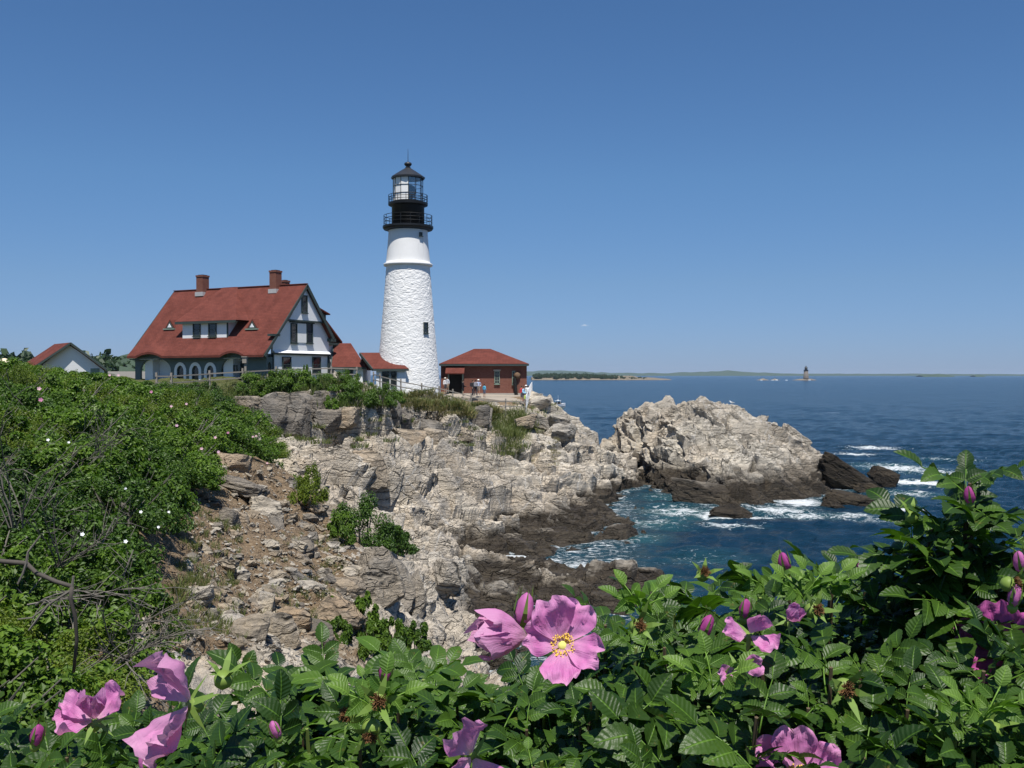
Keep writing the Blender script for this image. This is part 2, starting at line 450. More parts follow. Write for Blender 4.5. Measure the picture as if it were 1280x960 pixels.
M['path'] = plain('path_gravel', (0.33, 0.29, 0.24), 0.95, 0.2, 3.0, 0.1)
M['cream'] = plain('cream_dome', (0.80, 0.70, 0.48), 0.5, 0.05)
M['steel'] = plain('lead_flashing', (0.42, 0.42, 0.42), 0.6, 0.15)
M['stone_tower'] = plain('grey_granite', (0.17, 0.15, 0.13), 0.9, 0.35, 0.6)
M['leafA'] = leaf_material('bright_leaf', (0.036, 0.084, 0.010), (0.165, 0.275, 0.028), 0.33)
M['leafB'] = leaf_material('dark_leaf', (0.022, 0.058, 0.008), (0.105, 0.195, 0.022), 0.3)
M['leafC'] = leaf_material('olive_leaf', (0.055, 0.095, 0.010), (0.20, 0.265, 0.024), 0.35)
M['leafR'] = leaf_material('rose_leaf', (0.012, 0.038, 0.005), (0.086, 0.170, 0.019), 0.29, 0.44, 0.42, True, 0.55)
M['leafY'] = leaf_material('young_leaf', (0.05, 0.12, 0.015), (0.15, 0.26, 0.04), 0.35, 0.5, 0.4, True, 0.4)
M['grass'] = leaf_material('grass_blade', (0.05, 0.085, 0.015), (0.21, 0.22, 0.075), 0.3)
M['drygrass'] = leaf_material('dry_grass', (0.12, 0.115, 0.045), (0.32, 0.27, 0.13), 0.25)

def sea_material():
    t = NT('sea_water')
    geo = t.n('ShaderNodeNewGeometry'); P = geo.outputs['Position']
    sho, foam = t.attr('shoal'), t.attr('foam')
    c = t.mix(t.noise(t.mapping(P, (0.01, 0.022, 0.02)), 1.0, 4), (0.005, 0.029, 0.060), (0.009, 0.042, 0.080))
    c = t.mix(t.ramp(sho, [(0.15, 0), (1.0, 0.9)]), c, (0.035, 0.125, 0.135))
    # foam: lacy where thin, solid where strong
    lace = t.noise(t.mapping(P, (0.9, 1.5, 0.9)), 1.6, 8, 0.72, 1.2)
    fm = t.math('ADD', t.math('MULTIPLY', foam, 0.66), t.math('MULTIPLY', t.math('SUBTRACT', lace, 0.5), 2.1))
    fm = t.ramp(fm, [(0.27, 0.0), (0.36, 0.55), (0.52, 1.0)])
    fm = t.math('MULTIPLY', fm, t.ramp(foam, [(0.02, 0), (0.12, 1)]))
    cap = t.noise(t.mapping(P, (0.10, 0.34, 0.2)), 1.0, 7, 0.62, 0.5)
    capm = t.math('MULTIPLY', t.ramp(cap, [(0.735, 0.0), (0.77, 1.0)]), 0.8)
    fm = t.math('MAXIMUM', fm, capm)
    c = t.mix(fm, c, (0.80, 0.84, 0.85))
    w1 = t.noise(t.mapping(P, (0.9, 1.7, 1)), 1.0, 7, 0.66, 0.3)
    w2 = t.noise(t.mapping(P, (0.10, 0.22, 1)), 1.0, 4, 0.55, 0.2)
    w3 = t.noise(P, 5.0, 4, 0.6)
    h = t.math('ADD', t.math('MULTIPLY', w2, 2.2), t.math('ADD', w1, t.math('MULTIPLY', w3, 0.10)))
    rough = t.mix(fm, (0.16,) * 3, (0.9,) * 3)
    return t.set(c, t.bump(h, 1.1, 0.9), rough, 0.11)
M['sea'] = sea_material()
# ------------------------------------------------------------------ the rocky shore: one terrain sheet through measured points
# each: x, y, z, roughness of the rock, soil, grass
CP = []
def cp(px, py, Y, amp=1.0, soil=0.0, grass=0.0):
    p = at(px, py, Y); CP.append((p.x, p.y, p.z, amp, soil, grass))
def cw(x, y, z, amp=1.0, soil=0.0, grass=0.0): CP.append((x, y, z, amp, soil, grass))
# cliff top by the viewer and the gully behind the roses
for a in ((-4, 2, 9.6), (0, 2, 9.6), (4, 2, 9.6), (-4, -6, 10.2), (4, -6, 10.2), (0, 4.5, 8.8), (4, 5, 7.5), (-3.2, 5, 8.6)): cw(*a, 0.2, 0.6, 0.3)
cw(0, 8, 6.0, .7); cw(4, 8, 3.0, .7); cw(6, 13, -2); cw(1.5, 15, 3.0); cw(-1, 25, 3.2); cw(3, 25, -2); cw(6, 30, -3.5); cw(20, 30, -5); cw(30, 12, -5); cw(12, 5, 2, .5)
# left bank under the shrubs
for a in ((-14, 24, 10.9), (-22, 42, 10.9), (-12.5, 42, 9.4), (-9.6, 28, 8.6), (-9, 21, 9.4), (-12, 15, 10.6), (-7, 13.5, 9.3), (-6.6, 17, 8.4), (-5, 9.5, 9.0), (-8, 7, 10), (-4.3, 7, 8.7), (-9, 3, 10), (-22, 22, 11.1), (-30, 40, 11.3), (-16, 33, 10.6), (-14, 5, 10.4)): cw(*a, 0.25, 0.7, 0.6)
cw(-5.0, 12.5, 8.05, .5, .6, .2); cw(-4.4, 10, 8.0, .5, .6, .2); cw(-3.6, 8, 8.0, .5, .6, .2)
# eroded bank of earth and loose stone
for a in ((290, 585, 42), (350, 578, 46), (330, 645, 34), (300, 700, 26.5), (330, 760, 23), (260, 790, 19.0), (250, 700, 23.5), (240, 640, 29), (380, 690, 29)): cp(*a, 0.32, .9)
for a in ((400, 640, 38), (400, 705, 29.5), (420, 690, 34)): cp(*a, 0.4, 0.9, 0.1)
cp(400, 790, 23.5, .5, .5); cp(215, 830, 15, .6, .3); cp(300, 860, 16, .8); cp(400, 870, 19, .9); cp(500, 880, 22, 1)
cp(460, 722, 31, .7, .2); cp(520, 700, 36, .8); cp(545, 785, 33, .9); cp(500, 795, 28, .9); cp(560, 722, 42, .9)
cp(560, 840, 38, .6); cp(600, 803, 44, .4); cp(640, 756, 50, .6); cp(700, 738, 53.5, .6); cp(760, 740, 52.5, .6); cp(812, 736, 54.5, .6); cp(700, 800, 44.2, .3); cp(610, 706, 59.8, .6); cp(660, 709, 58.8, .6); cp(720, 713, 58, .6); cp(780, 717, 57.2, .6); cp(825, 723, 56.4, .5); cp(600, 700, 63, .6); cp(590, 730, 53, .7)
cw(10.6, 57, -1.4, .3); cw(11, 48, -3); cw(11, 62, -2.2); cw(15, 70, -4); cw(7, 45, -1.6); cw(0, 38, -1.2); cw(4, 40, -2)
# inlet
cw(-1.0, 64.3, -.2, .2); cw(3, 64.8, -.42, .2); cw(8, 65, -.6, .2)
# cliff of broken rock under the house
cp(320, 520, 78, 1.2); cp(330, 548, 71, 1); cp(420, 512, 77, 1.2, 0, .1); cp(380, 572, 64, .9); cp(450, 560, 72, 1.2); cp(430, 610, 58, 1.1); cp(480, 592, 69, 1.1); cp(500, 640, 62, .8)
cp(430, 662, 48, .6, .4, .3); cp(500, 682, 50, .7, .2, .2); cp(540, 690, 57, .8); cp(360, 602, 51, .9, .2); cp(400, 618, 56, .9); cp(290, 520, 66, .7, .2, .4); cp(300, 555, 55, .5, .4, .4)
cp(330, 498, 82, .8, 0, .5); cp(400, 492, 83, .6, 0, .6); cp(460, 497, 85, .6, 0, .6); cp(480, 525, 82, 1.2, 0, .2); cp(520, 530, 86, 1.2, 0, .25); cp(560, 535, 90, 1.1, 0, .2); cp(600, 540, 93, 1.0, 0, .1)
# top
for a in ((200, 492, 62), (250, 483, 84), (350, 478, 90), (440, 478, 92), (150, 480, 90), (60, 475, 80)): cp(*a, 0.1, .2, 1.0)
for a in ((-35, 95, 11.3), (-20, 112, 11.2), (-40, 115, 11.2), (-60, 90, 11.4), (-45, 65, 11.3), (-60, 130, 11), (-70, 60, 11.4), (-16.5, 101, 10.8)): cw(*a, 0.05, .2, 1.0)
for a in ((-25, 69.4, 10.5), (-22.5, 71, 10.5), (-27, 73, 10.7), (-24, 76, 10.7), (-20.5, 73, 10.4), (-28, 66, 10.6)): cw(*a, 0.03, .2, 1.0)
cp(490, 497, 94, .3, 0, .9); cp(540, 506, 97, .4, 0, .9); cp(575, 514, 98, .4, 0, .9); cp(600, 519, 99, .5, 0, .6); cp(640, 520, 100, .4, 0, .6); cp(660, 512, 104, .3, .3, .4)
cp(512, 498, 103, .05, 0, .6); cp(560, 494, 112, .05, .6, 0); cp(600, 499, 111, .03, .8, 0); cp(640, 500, 110, .03, .8, 0); cp(600, 503, 107.5, .03, .8, 0); cp(575, 500, 108, .03, .8, 0); cp(630, 504, 107.5, .03, .8, 0); cp(580, 495.5, 113, .03, .8, 0); cp(630, 495.5, 113, .03, .8, 0); cp(655, 505, 107, .1, .7, 0)
cw(-10, 122, 9.7, .1, .3, .5); cw(-2, 122, 9.7, .1, .3, .5); cw(1.6, 122, 9.5, .3); cw(5.5, 127, -2); cw(0, 132, 2); cw(-14, 132, 6); cw(5, 121, 6, 1)
cp(680, 495, 112, .4); cp(690, 522, 107, .4); cp(711, 524, 107, .4); cp(700, 540, 101, .6); cp(630, 545, 96, .5, 0, .7); cp(640, 570, 91, .5, 0, .5); cp(660, 530, 100, .5, 0, .7); cp(620, 525, 98, .5, 0, .7)
cp(716, 538, 104, .5); cw(8.2, 118, 1.5, .6); cw(9.5, 122, -3)
# saddle to the islet
cp(735, 547, 110, .5); cp(760, 552, 112, .6); cp(765, 570, 108, .6); cp(772, 588, 104, .7); cw(11.5, 118, -1.5); cw(12.6, 101, -2); cw(15, 121, -3)
# broad pale ledge
cp(600, 562, 88, .6); cp(560, 590, 79, .65); cp(520, 610, 71, .7); cp(560, 640, 70.5, .6); cp(620, 610, 79, .55); cp(640, 585, 86, .5); cp(700, 570, 96, .5); cp(660, 640, 76, .7); cp(600, 672, 68.5, .6); cp(640, 678, 68, .5); cp(560, 672, 66, .6)
cp(700, 622, 84, .6); cp(750, 598, 98, .6); cp(745, 625, 88, .7); cp(700, 655, 75.5, .9); cp(760, 655, 76.5, .9); cp(720, 684, 68.4, .7); cp(785, 664, 73.6, .8); cp(770, 678, 71.0, .7); cp(730, 686, 68.6, .7); cp(670, 688, 67, .7)
cw(10.8, 74, -1.6, .3); cw(11.8, 82, -1.5, .4); cw(12.6, 92, -1.8, .4); cp(775, 632, 88, .6); cw(18, 85, -4); cw(25, 60, -6); cw(18, 120, -4)
# hard breaks: outcrop beneath the fence
CPA = np.array(CP)
def rbf_fit(X, v, smooth=0.02):
    n = len(X); d = np.linalg.norm(X[:, None] - X[None], axis=2)
    A = np.zeros((n + 3, n + 3)); A[:n, :n] = -d + smooth * np.eye(n); A[:n, n] = 1; A[:n, n + 1:] = X; A[n, :n] = 1; A[n + 1:, :n] = X.T
    return np.linalg.solve(A, np.concatenate([v, [0, 0, 0]]))
def rbf_eval(X, w, Q):
    out = np.empty(len(Q)); n = len(X)
    for i in range(0, len(Q), 60000):
        q = Q[i:i + 60000]
        d = np.sqrt((q[:, None, 0] - X[None, :, 0]) ** 2 + (q[:, None, 1] - X[None, :, 1]) ** 2)
        out[i:i + 60000] = -d @ w[:n] + w[n] + q @ w[n + 1:]
    return out
def idw(X, v, Q):
    out = np.empty((len(Q), v.shape[1]))
    for i in range(0, len(Q), 60000):
        q = Q[i:i + 60000]
        d2 = (q[:, None, 0] - X[None, :, 0]) ** 2 + (q[:, None, 1] - X[None, :, 1]) ** 2
        k = 1 / (d2 + 0.5) ** 1.6
        out[i:i + 60000] = (k @ v) / k.sum(1, keepdims=True)
    return out
CXY = CPA[:, :2]
CW = rbf_fit(CXY, CPA[:, 2])

TT = np.linspace(-0.60, 0.24, 560)
YY = np.concatenate([np.linspace(3, 14, 110)[:-1], np.linspace(14, 50, 330)[:-1], np.linspace(50, 118, 470)[:-1], np.linspace(118, 138, 50)])
gT, gY = np.meshgrid(TT, YY)
nr, nc = gT.shape
Q = np.stack([gT.ravel() * gY.ravel(), gY.ravel()], 1)
Zb = rbf_eval(CXY, CW, Q)
att = idw(CXY, CPA[:, 3:6], Q)
amp, soil, grass = att[:, 0], att[:, 1], att[:, 2]
P3 = np.column_stack([Q, Zb])
# slow shifts so that the blocks do not sit on a grid
wx = fbm(P3 * 0.23, 3, 5); wy = fbm(P3 * 0.23, 3, 9); wz = fbm(P3 * 0.23, 3, 13)
W = P3 + 0.8 * np.column_stack([wx, wy, wz])
ca, sa = math.cos(0.42), math.sin(0.42)
R = np.column_stack([W[:, 0] * ca + W[:, 1] * sa, -W[:, 0] * sa + W[:, 1] * ca, W[:, 2] + 0.22 * W[:, 0]])
f1, e1, r1 = facets(R * np.array([0.14, 0.22, 0.34]), 3, 1.0)
f2, e2, r2 = facets(R * np.array([0.22, 0.45, 1.25]), 5, 0.9)
f3, e3, r3 = facets(R * np.array([0.6, 1.2, 3.4]), 8, 0.9)
f4, e4, r4 = facets(R * np.array([2.9, 4.2, 6.0]), 12, 0.9)
f5 = fbm(P3 * 5.0, 3, 31)
def plate(f, e, w=0.2): return f * sstep(0.0, w, e)
f1 = plate(f1, e1, .07); f2 = plate(f2, e2, .10); f3 = plate(f3, e3, .16); f4 = plate(f4, e4, .25)
wide = sstep(30, 60, gY.ravel())
low = sstep(-0.2, 2.0, Zb)
amp = amp * (1 + .5 * wide * sstep(.35, .6, amp) * (1 - sstep(.95, 1.2, amp)))
D = amp * ((0.35 + 0.85 * wide) * f1 * (0.42 + .58 * low) + (0.32 + 0.40 * wide) * f2 * (0.65 + .35 * low) + (0.13 + 0.07 * wide) * f3 + 0.05 * f4 + 0.02 * f5)
D -= amp * (0.60 * wide * (1 - sstep(0.0, 0.06, e1)) + (0.16 + .16 * wide) * (1 - sstep(0.0, 0.07, e2)) + 0.06 * (1 - sstep(0, 0.1, e3))) * (0.5 + .5 * low)
def terrace(h, s, r0=.62):
    k = np.floor(h / s); f = h / s - k
    return s * (k + sstep(r0, .97, f) + .18 * f * (1 - sstep(r0, .97, f))) - h
hb_ = P3[:, 2] + .16 * P3[:, 0] + .05 * P3[:, 1] + .55 * wx + .35 * f1 + .16 * f2
TR = (terrace(hb_, 1.25) * .85 + terrace(hb_ * 1.0 + .4 * wy + .1 * f3, .43) * .55) * np.clip(amp * 1.15, 0, 1) * (.25 + .75 * wide)
D += (1 - np.clip(amp, 0, 1)) * 0.12 * fbm(P3 * 0.9, 4, 41)
# base slope: rock moves out of the face as well as up
Zg = Zb.reshape(nr, nc)
gx = np.gradient(Zg, axis=1) / (np.gradient(gT, axis=1) * gY)
gy = np.gradient(Zg, axis=0) / np.gradient(gY, axis=0) - gx * gT
nx, ny = -gx.ravel(), -gy.ravel()
nl = np.sqrt(nx * nx + ny * ny + 1)
nx, ny, nz = nx / nl, ny / nl, 1 / nl
k_ = 0.75
TV = P3 + np.column_stack([nx * k_, ny * k_, np.maximum(nz, 0.6)]) * D[:, None]
TV[:, 2] += TR + .42 * np.clip(amp * 1.15, 0, 1) * (.25 + .75 * wide) * (1 - np.clip(grass * 1.6, 0, 1))
idx = np.arange(nr * nc).reshape(nr, nc)
FQ = np.stack([idx[:-1, :-1].ravel(), idx[:-1, 1:].ravel(), idx[1:, 1:].ravel(), idx[1:, :-1].ravel()], 1)
TZ = TV[:, 2].reshape(nr, nc)
keep = (TZ[:-1, :-1] > -1.2) | (TZ[1:, 1:] > -1.2)
shore = link('rocky_shore', mesh_np('rocky_shore', TV, FQ[keep.ravel()], M['rock'], False, {'soil': soil, 'grass': grass}))
tag(shore, kind='structure')

# look-ups: ground height, and the point of the shore that a pixel sees
scrY = 468 + (CAMZ - TV[:, 2]) / TV[:, 1] * F
scrX = 640 + TV[:, 0] / TV[:, 1] * F
SG = scrY.reshape(nr, nc); TV3 = TV.reshape(nr, nc, 3)
def ground(x, y):
    y = max(y, YY[0]); t = x / y
    j = int(np.clip(np.searchsorted(TT, t), 1, nc - 1)); i = int(np.clip(np.searchsorted(YY, y), 1, nr - 1))
    return float(TZ[i, j] + TZ[i - 1, j] + TZ[i, j - 1] + TZ[i - 1, j - 1]) / 4
def on_shore(px, py, y0=0.0):
    j = int(np.clip(round((((px - 640) / F) - TT[0]) / (TT[1] - TT[0])), 0, nc - 1))
    col = SG[:, j]; i0 = int(np.searchsorted(YY, y0))
    hit = np.nonzero(col[i0:] <= py)[0]
    i = i0 + int(hit[0]) if len(hit) else nr - 1
    return Vector(TV3[i, j])

# ground sheet under everything inland, reaching far back on the left
def inland_sheet():
    V = []; Fc = []
    xs = np.linspace(-900, -6, 60); ys = np.linspace(-40, 900, 60)
    for y in ys:
        for x in xs:
            coast = -9 - max(0, y - 128) * 0.75
            if y < 3: coast = 14
            z = 10.9 + 0.4 * math.sin(x * .03) + 0.3 * math.sin(y * .021 + 1)
            if x > coast - 8: z = 8 - (x - coast + 8) * 1.2
            if -4 < y < 140 and x > -74: z = min(z, 6.0 - 0.2 * (x + 74))
            V.append((x, y, max(z, -6)))
    n = len(xs)
    for j in range(len(ys) - 1):
        for i in range(n - 1):
            a = j * n + i; Fc.append((a, a + 1, a + n + 1, a + n))
    return tag(link('ground', mesh_np('ground', V, np.array(Fc), M['grassland'])), kind='structure')
t = NT('grassland'); P = t.n('ShaderNodeNewGeometry').outputs['Position']
M['grassland'] = t.set(t.mix(t.noise(P, 0.2, 6), (0.05, 0.075, 0.02), (0.14, 0.13, 0.05)), None, 0.95, 0.1)
inland_sheet()
# cliff top where the viewer stands and the roses root
v_ = []
for y in np.linspace(-4, 3.4, 26):
    for x in np.linspace(-9, 9, 50):
        v_.append((x, y, 10.35 + 0.06 * math.sin(3 * x + y) + 0.05 * math.sin(2.3 * y - x) - 0.1 * max(0, y - 2) ** 2 - (4.0 if y > 3.1 else 0)))
ix = np.arange(26 * 50).reshape(26, 50)
tag(link('cliff_top', mesh_np('cliff_top', v_, np.stack([ix[:-1, :-1].ravel(), ix[:-1, 1:].ravel(), ix[1:, 1:].ravel(), ix[1:, :-1].ravel()], 1), M['grassland'], True)), kind='structure')

# ------------------------------------------------------------------ the islet off the point
IC = []
def ip(px, py, Y, amp=1.0): p = at(px, py, Y); IC.append((p.x, p.y, p.z, amp))
for a in ((758, 550, 121), (770, 526, 122), (785, 514, 122), (800, 508, 121), (840, 500, 118), (880, 495, 114), (917, 499, 113), (938, 511, 112), (952, 523, 111), (975, 533, 110), (988, 531, 110), (1010, 545, 109), (1030, 577, 108), (1048, 592, 106)): ip(*a, 0.7)
for a in ((780, 592, 119.2), (795, 596, 116), (815, 606, 107.5), (850, 622, 97), (880, 634, 91), (920, 634, 90.5), (960, 634, 90.5), (1000, 626, 95), (1035, 612, 103)): ip(*a, 0.6)
for a in ((772, 562, 119.5), (788, 545, 119), (790, 578, 118), (810, 560, 114), (820, 520, 117), (830, 560, 109), (870, 560, 104), (860, 530, 109), (910, 540, 107), (900, 590, 97), (940, 580, 99), (980, 580, 100), (1010, 585, 103), (840, 590, 104), (950, 610, 94), (880, 610, 95), (920, 560, 104)): ip(*a, 1.0)
for a in ((11, 129, -3), (20, 130, -2), (20, 124, 5), (14, 126, 3), (30, 124, -3), (30, 119, 2.5), (38, 115, -2), (42, 108, -3), (38, 98, -3), (32, 90, -4), (25, 84, -4), (16, 86, -4), (13.2, 96, -4), (13.4, 108, -2.5), (45, 125, -6), (10, 84, -6), (48, 84, -6)): IC.append(a + (0.3,))
IA = np.array(IC); IW = rbf_fit(IA[:, :2], IA[:, 2])
xs = np.linspace(10, 44, 300); ys = np.linspace(86, 131, 330)
gx_, gy_ = np.meshgrid(xs, ys)
Qi = np.stack([gx_.ravel(), gy_.ravel()], 1); Zi = rbf_eval(IA[:, :2], IW, Qi); ai = idw(IA[:, :2], IA[:, 3:4], Qi)[:, 0]
Pi = np.column_stack([Qi, Zi])
Wi = Pi + 0.9 * np.column_stack([fbm(Pi * 0.2, 3, 51), fbm(Pi * 0.2, 3, 55), fbm(Pi * 0.2, 3, 59)])
b_ = -0.60                                        # beds dip to the right
Ri = np.column_stack([Wi[:, 0] * math.cos(b_) - Wi[:, 2] * math.sin(b_) * -1, Wi[:, 1], Wi[:, 0] * math.sin(-b_) + Wi[:, 2] * math.cos(b_)])
g1, h1, q1 = facets(Ri * np.array([0.12, 0.2, 0.36]), 167, .8)
g2, h2, q2 = facets(Ri * np.array([0.24, 0.5, 1.25]), 67, 0.9)
g3, h3, q3 = facets(Ri * np.array([0.85, 1.3, 2.6]), 71, 0.9)
g4, h4, q4 = facets(Ri * np.array([2.6, 3.0, 5.0]), 77, 0.9)
g1 = plate(g1, h1, .12); g2 = plate(g2, h2, .16); g3 = plate(g3, h3, .2); g4 = plate(g4, h4, .3)
li = sstep(-0.5, 2.0, Zi)
Di = ai * (0.95 * g1 * (.3 + .7 * li) + 0.62 * g2 + 0.22 * g3 + 0.06 * g4 - 0.45 * (1 - sstep(0, .06, h1)) * li - 0.2 * (1 - sstep(0, .07, h2)))
nb_ = np.array([0.50, -0.10, 0.86])
hi_ = Pi @ nb_ + .5 * fbm(Pi * .25, 3, 88) + .35 * g1 + .18 * g2
Ti = (terrace(hi_, 1.5) * .75 + terrace(hi_ + .1 * g3, .5) * .5) * np.clip(ai * 1.1, 0, 1)
Zg = Zi.reshape(330, 300)
gy2, gx2 = np.gradient(Zg, ys[1] - ys[0], xs[1] - xs[0])
nl = np.sqrt(gx2 ** 2 + gy2 ** 2 + 1).ravel()
VI = Pi + np.column_stack([-gx2.ravel() / nl * 0.9, -gy2.ravel() / nl * 0.9, np.maximum(1 / nl, 0.55)]) * Di[:, None] + Ti[:, None] * nb_
ii = np.arange(330 * 300).reshape(330, 300)
FI = np.stack([ii[:-1, :-1].ravel(), ii[:-1, 1:].ravel(), ii[1:, 1:].ravel(), ii[1:, :-1].ravel()], 1)
zi = VI[:, 2].reshape(330, 300); keep = (zi[:-1, :-1] > -2) | (zi[1:, 1:] > -2)
islet = link('rocky_islet', mesh_np('rocky_islet', VI, FI[keep.ravel()], M['islet'], False))
tag(islet, 'large pale craggy rock islet with a dark tidal base rising from the sea', 'rock islet')

# ------------------------------------------------------------------ sea
ST = np.concatenate([np.linspace(-1.0, -0.62, 40)[:-1], np.linspace(-0.62, 0.62, 520), np.linspace(0.62, 1.0, 40)[1:]])
SY = np.concatenate([np.geomspace(24, 170, 430)[:-1], np.geomspace(170, 1500, 170)[:-1], np.geomspace(1500, 14000, 50)])
sT, sY = np.meshgrid(ST, SY); sr, sc = sT.shape
SX = (sT * sY).ravel(); Sy = sY.ravel()
amp_w = 0.055 * np.clip(1.0, 0, 1)
rw = np.random.default_rng(3)
SZ = np.zeros(len(SX))
for k in range(44):
    lam = float(np.exp(rw.uniform(math.log(0.9), math.log(7)))); th = rw.normal(-1.9, 0.55)
    kx, ky = math.cos(th) * 2 * PI / lam, math.sin(th) * 2 * PI / lam
    ph = kx * SX + ky * Sy + rw.uniform(0, 7)
    fade = np.clip(1.4 - Sy / (lam * 130), 0, 1)
    SZ += fade * 0.011 * lam ** 0.7 * (np.sin(ph) + 0.28 * np.sin(2 * ph + 1.2))
near_m = Sy < 260
zt = np.full(len(SX), -30.0)
q = np.column_stack([SX, Sy])[near_m]
inT = (np.abs(q[:, 0] / q[:, 1] + 0.18) < 0.42) & (q[:, 1] < 136)
hb = np.full(len(q), -30.0); hb[inT] = rbf_eval(CXY, CW, q[inT])
inI = (q[:, 0] > 10) & (q[:, 0] < 48) & (q[:, 1] > 84) & (q[:, 1] < 131)
hi = np.full(len(q), -30.0); hi[inI] = rbf_eval(IA[:, :2], IW, q[inI])
zt[near_m] = np.maximum(hb, hi)
def blob(x, y, rx, ry, s, rot=0.0):
    c_, s_ = math.cos(rot), math.sin(rot)
    u = ((SX - x) * c_ + (Sy - y) * s_) / rx; v = (-(SX - x) * s_ + (Sy - y) * c_) / ry
    return s * np.exp(-(u * u + v * v))
foam = 0.34 * sstep(-1.5, -0.1, zt)
shoal = 0.45 * sstep(-3.5, 0.0, zt)
def fb(px, py, rpx, ry, s, sh=0.6):
    global foam, shoal
    Y = CAMZ * F / (py - 468); X = (px - 640) / F * Y
    b = blob(X, Y, rpx * Y / F, ry, 1.0)
    foam = np.maximum(foam, 1.25 * s * b); shoal = np.maximum(shoal, sh * np.sqrt(b))
for a in ((1090, 560, 34, 4, .6, .4), (1165, 590, 34, 5, .5, .6), (1060, 645, 40, 1.4, .5, .7), (945, 646, 30, 1.0, .7, .7), (1070, 568, 30, 2.5, .8, .4), (1120, 585, 42, 5.5, .62, .9), (1150, 604, 42, 3.2, .8, .8), (1130, 618, 40, 2.5, .5, .8), (1132, 637, 24, 1.6, .95, .6), (1000, 628, 28, 2.6, .95, .9), (970, 638, 40, 3.0, .75, .9), (1035, 612, 12, 1.6, 1.0, .8),
          (1010, 645, 40, 1.2, .5, .8), (905, 645, 42, 1.5, .75, .7), (915, 658, 34, .8, .7, .6), (850, 640, 48, 4.0, .50, 1.0), (815, 655, 42, 2.4, .32, .9), (800, 672, 30, 2.2, .2, .9), (830, 622, 30, 3.5, .2, .7), (645, 698, 30, .9, 1.05, .6), (690, 700, 24, .7, .6, .6), (735, 707, 34, 1.0, .7, .7), (770, 700, 18, .8, .5, .7),
          (700, 706, 60, 1.2, .4, .5), (880, 700, 60, 2.5, .15, .55), (1100, 650, 50, 2, .3, .4), (1240, 590, 40, 3, .15, .2), (1180, 575, 40, 4, .28, .5)): fb(*a)
SZ *= np.clip(0.35 + sstep(0.2, -3.0, zt) * 0.65, 0.3, 1)
SZ += 0.10 * foam * np.clip(fbm(np.column_stack([SX, Sy, SX * 0])[:, :] * 1.3, 2, 91), -1, 1) * near_m
si = np.arange(sr * sc).reshape(sr, sc)
FS = np.stack([si[:-1, :-1].ravel(), si[:-1, 1:].ravel(), si[1:, 1:].ravel(), si[1:, :-1].ravel()], 1)
drop = (zt.reshape(sr, sc)[:-1, :-1] < 3.0).ravel()
sea = link('sea', mesh_np('sea', np.column_stack([SX, Sy, SZ]), FS[drop], M['sea'], True, {'foam': np.clip(foam, 0, 1.2), 'shoal': np.clip(shoal, 0, 1)}))
tag(sea, kind='structure')
# ------------------------------------------------------------------ buildings
class Frame:
    """a local frame (origin, turn about z) and pixel rays cut with its planes, used to measure the building off the photograph"""
    def __init__(s, o, rz):
        s.o = Vector(o); s.rz = rz; s.R = Matrix.Rotation(-rz, 3, 'Z')
    def hit(s, px, py, pt, n):
        c = s.R @ (Vector((0, 0, CAMZ)) - s.o); d = s.R @ ray(px, py); n = Vector(n)
        k = (Vector(pt) - c).dot(n) / d.dot(n)
        return c + d * k

def window(parent, mat_frame, c, ux, w, h, n, depth=0.10, bars=(1, 1), frame=0.09, glass='glass', name='window', sill=True):
    """a framed sash: frame part with pane(s) and sill as sub-parts. c bottom centre, ux unit along width, n outward normal"""
    c, ux, n = Vector(c), Vector(ux).normalized(), Vector(n).normalized(); up = Vector((0, 0, 1))
    m = MB()
    def bar(a, b, wd): m.beam(a, b, wd, depth, up=n)
    l, r = c - ux * (w / 2), c + ux * (w / 2)
    o = n * (depth * 0.35)
    bar(l + o, l + up * h + o, frame); bar(r + o, r + up * h + o, frame)
    bar(l + o + up * frame / 2 - ux * frame * .5, r + o + up * frame / 2 + ux * frame * .5, frame * 1.04); bar(l + up * (h - frame / 2) + o * 1.03 - ux * frame * .5, r + up * (h - frame / 2) + o * 1.03 + ux * frame * .5, frame * 1.04)
    f = m.build(name, mat_frame, parent)
    nx_, nz_ = bars
    g = 0.04
    for i in range(nx_):
        for j in range(nz_):
            a = l + ux * (w * i / nx_ + g) + up * (h * j / nz_ + g); b = l + ux * (w * (i + 1) / nx_ - g) + up * (h * (j + 1) / nz_ - g)
            p = MB(); dx = b - a; wx_ = ux * dx.dot(ux); hz_ = up * dx.z
            p.prism([a, a + wx_, a + wx_ + hz_, a + hz_], n * 0.02).build('pane', M[glass], f)
    if nx_ > 1 or nz_ > 1:
        q = MB()
        for i in range(1, nx_): q.beam(l + ux * (w * i / nx_) + n * .03, l + ux * (w * i / nx_) + n * .03 + up * h, 0.05, 0.04, up=n)
        for j in range(1, nz_): q.beam(l + n * .025 + up * (h * j / nz_), r + n * .025 + up * (h * j / nz_), 0.05, 0.04, up=n)
        q.build('glazing_bar', mat_frame, f)
    if sill:
        s_ = MB().beam(c - ux * (w / 2 + .08) + n * .09 - up * .05, c + ux * (w / 2 + .08) + n * .09 - up * .05, 0.18, 0.08, up=up)
        s_.build('sill', mat_frame, f)
    return f

# ---- keeper's house: local x along the ridge (0 at the right gable, negative to the left), y back, z up from the ground
S_ = 1.08
RIDGE_R = at(384, 355, 92 * S_)
UZ = math.atan2(-8, 15)
GZ = 11.25
HF = Frame((RIDGE_R.x, RIDGE_R.y, GZ), UZ)
house = empty('house', HF.o, UZ, 'white keeper\'s house with red shingled roof, two brick chimneys and arched porch', 'house')
zr = RIDGE_R.z - GZ
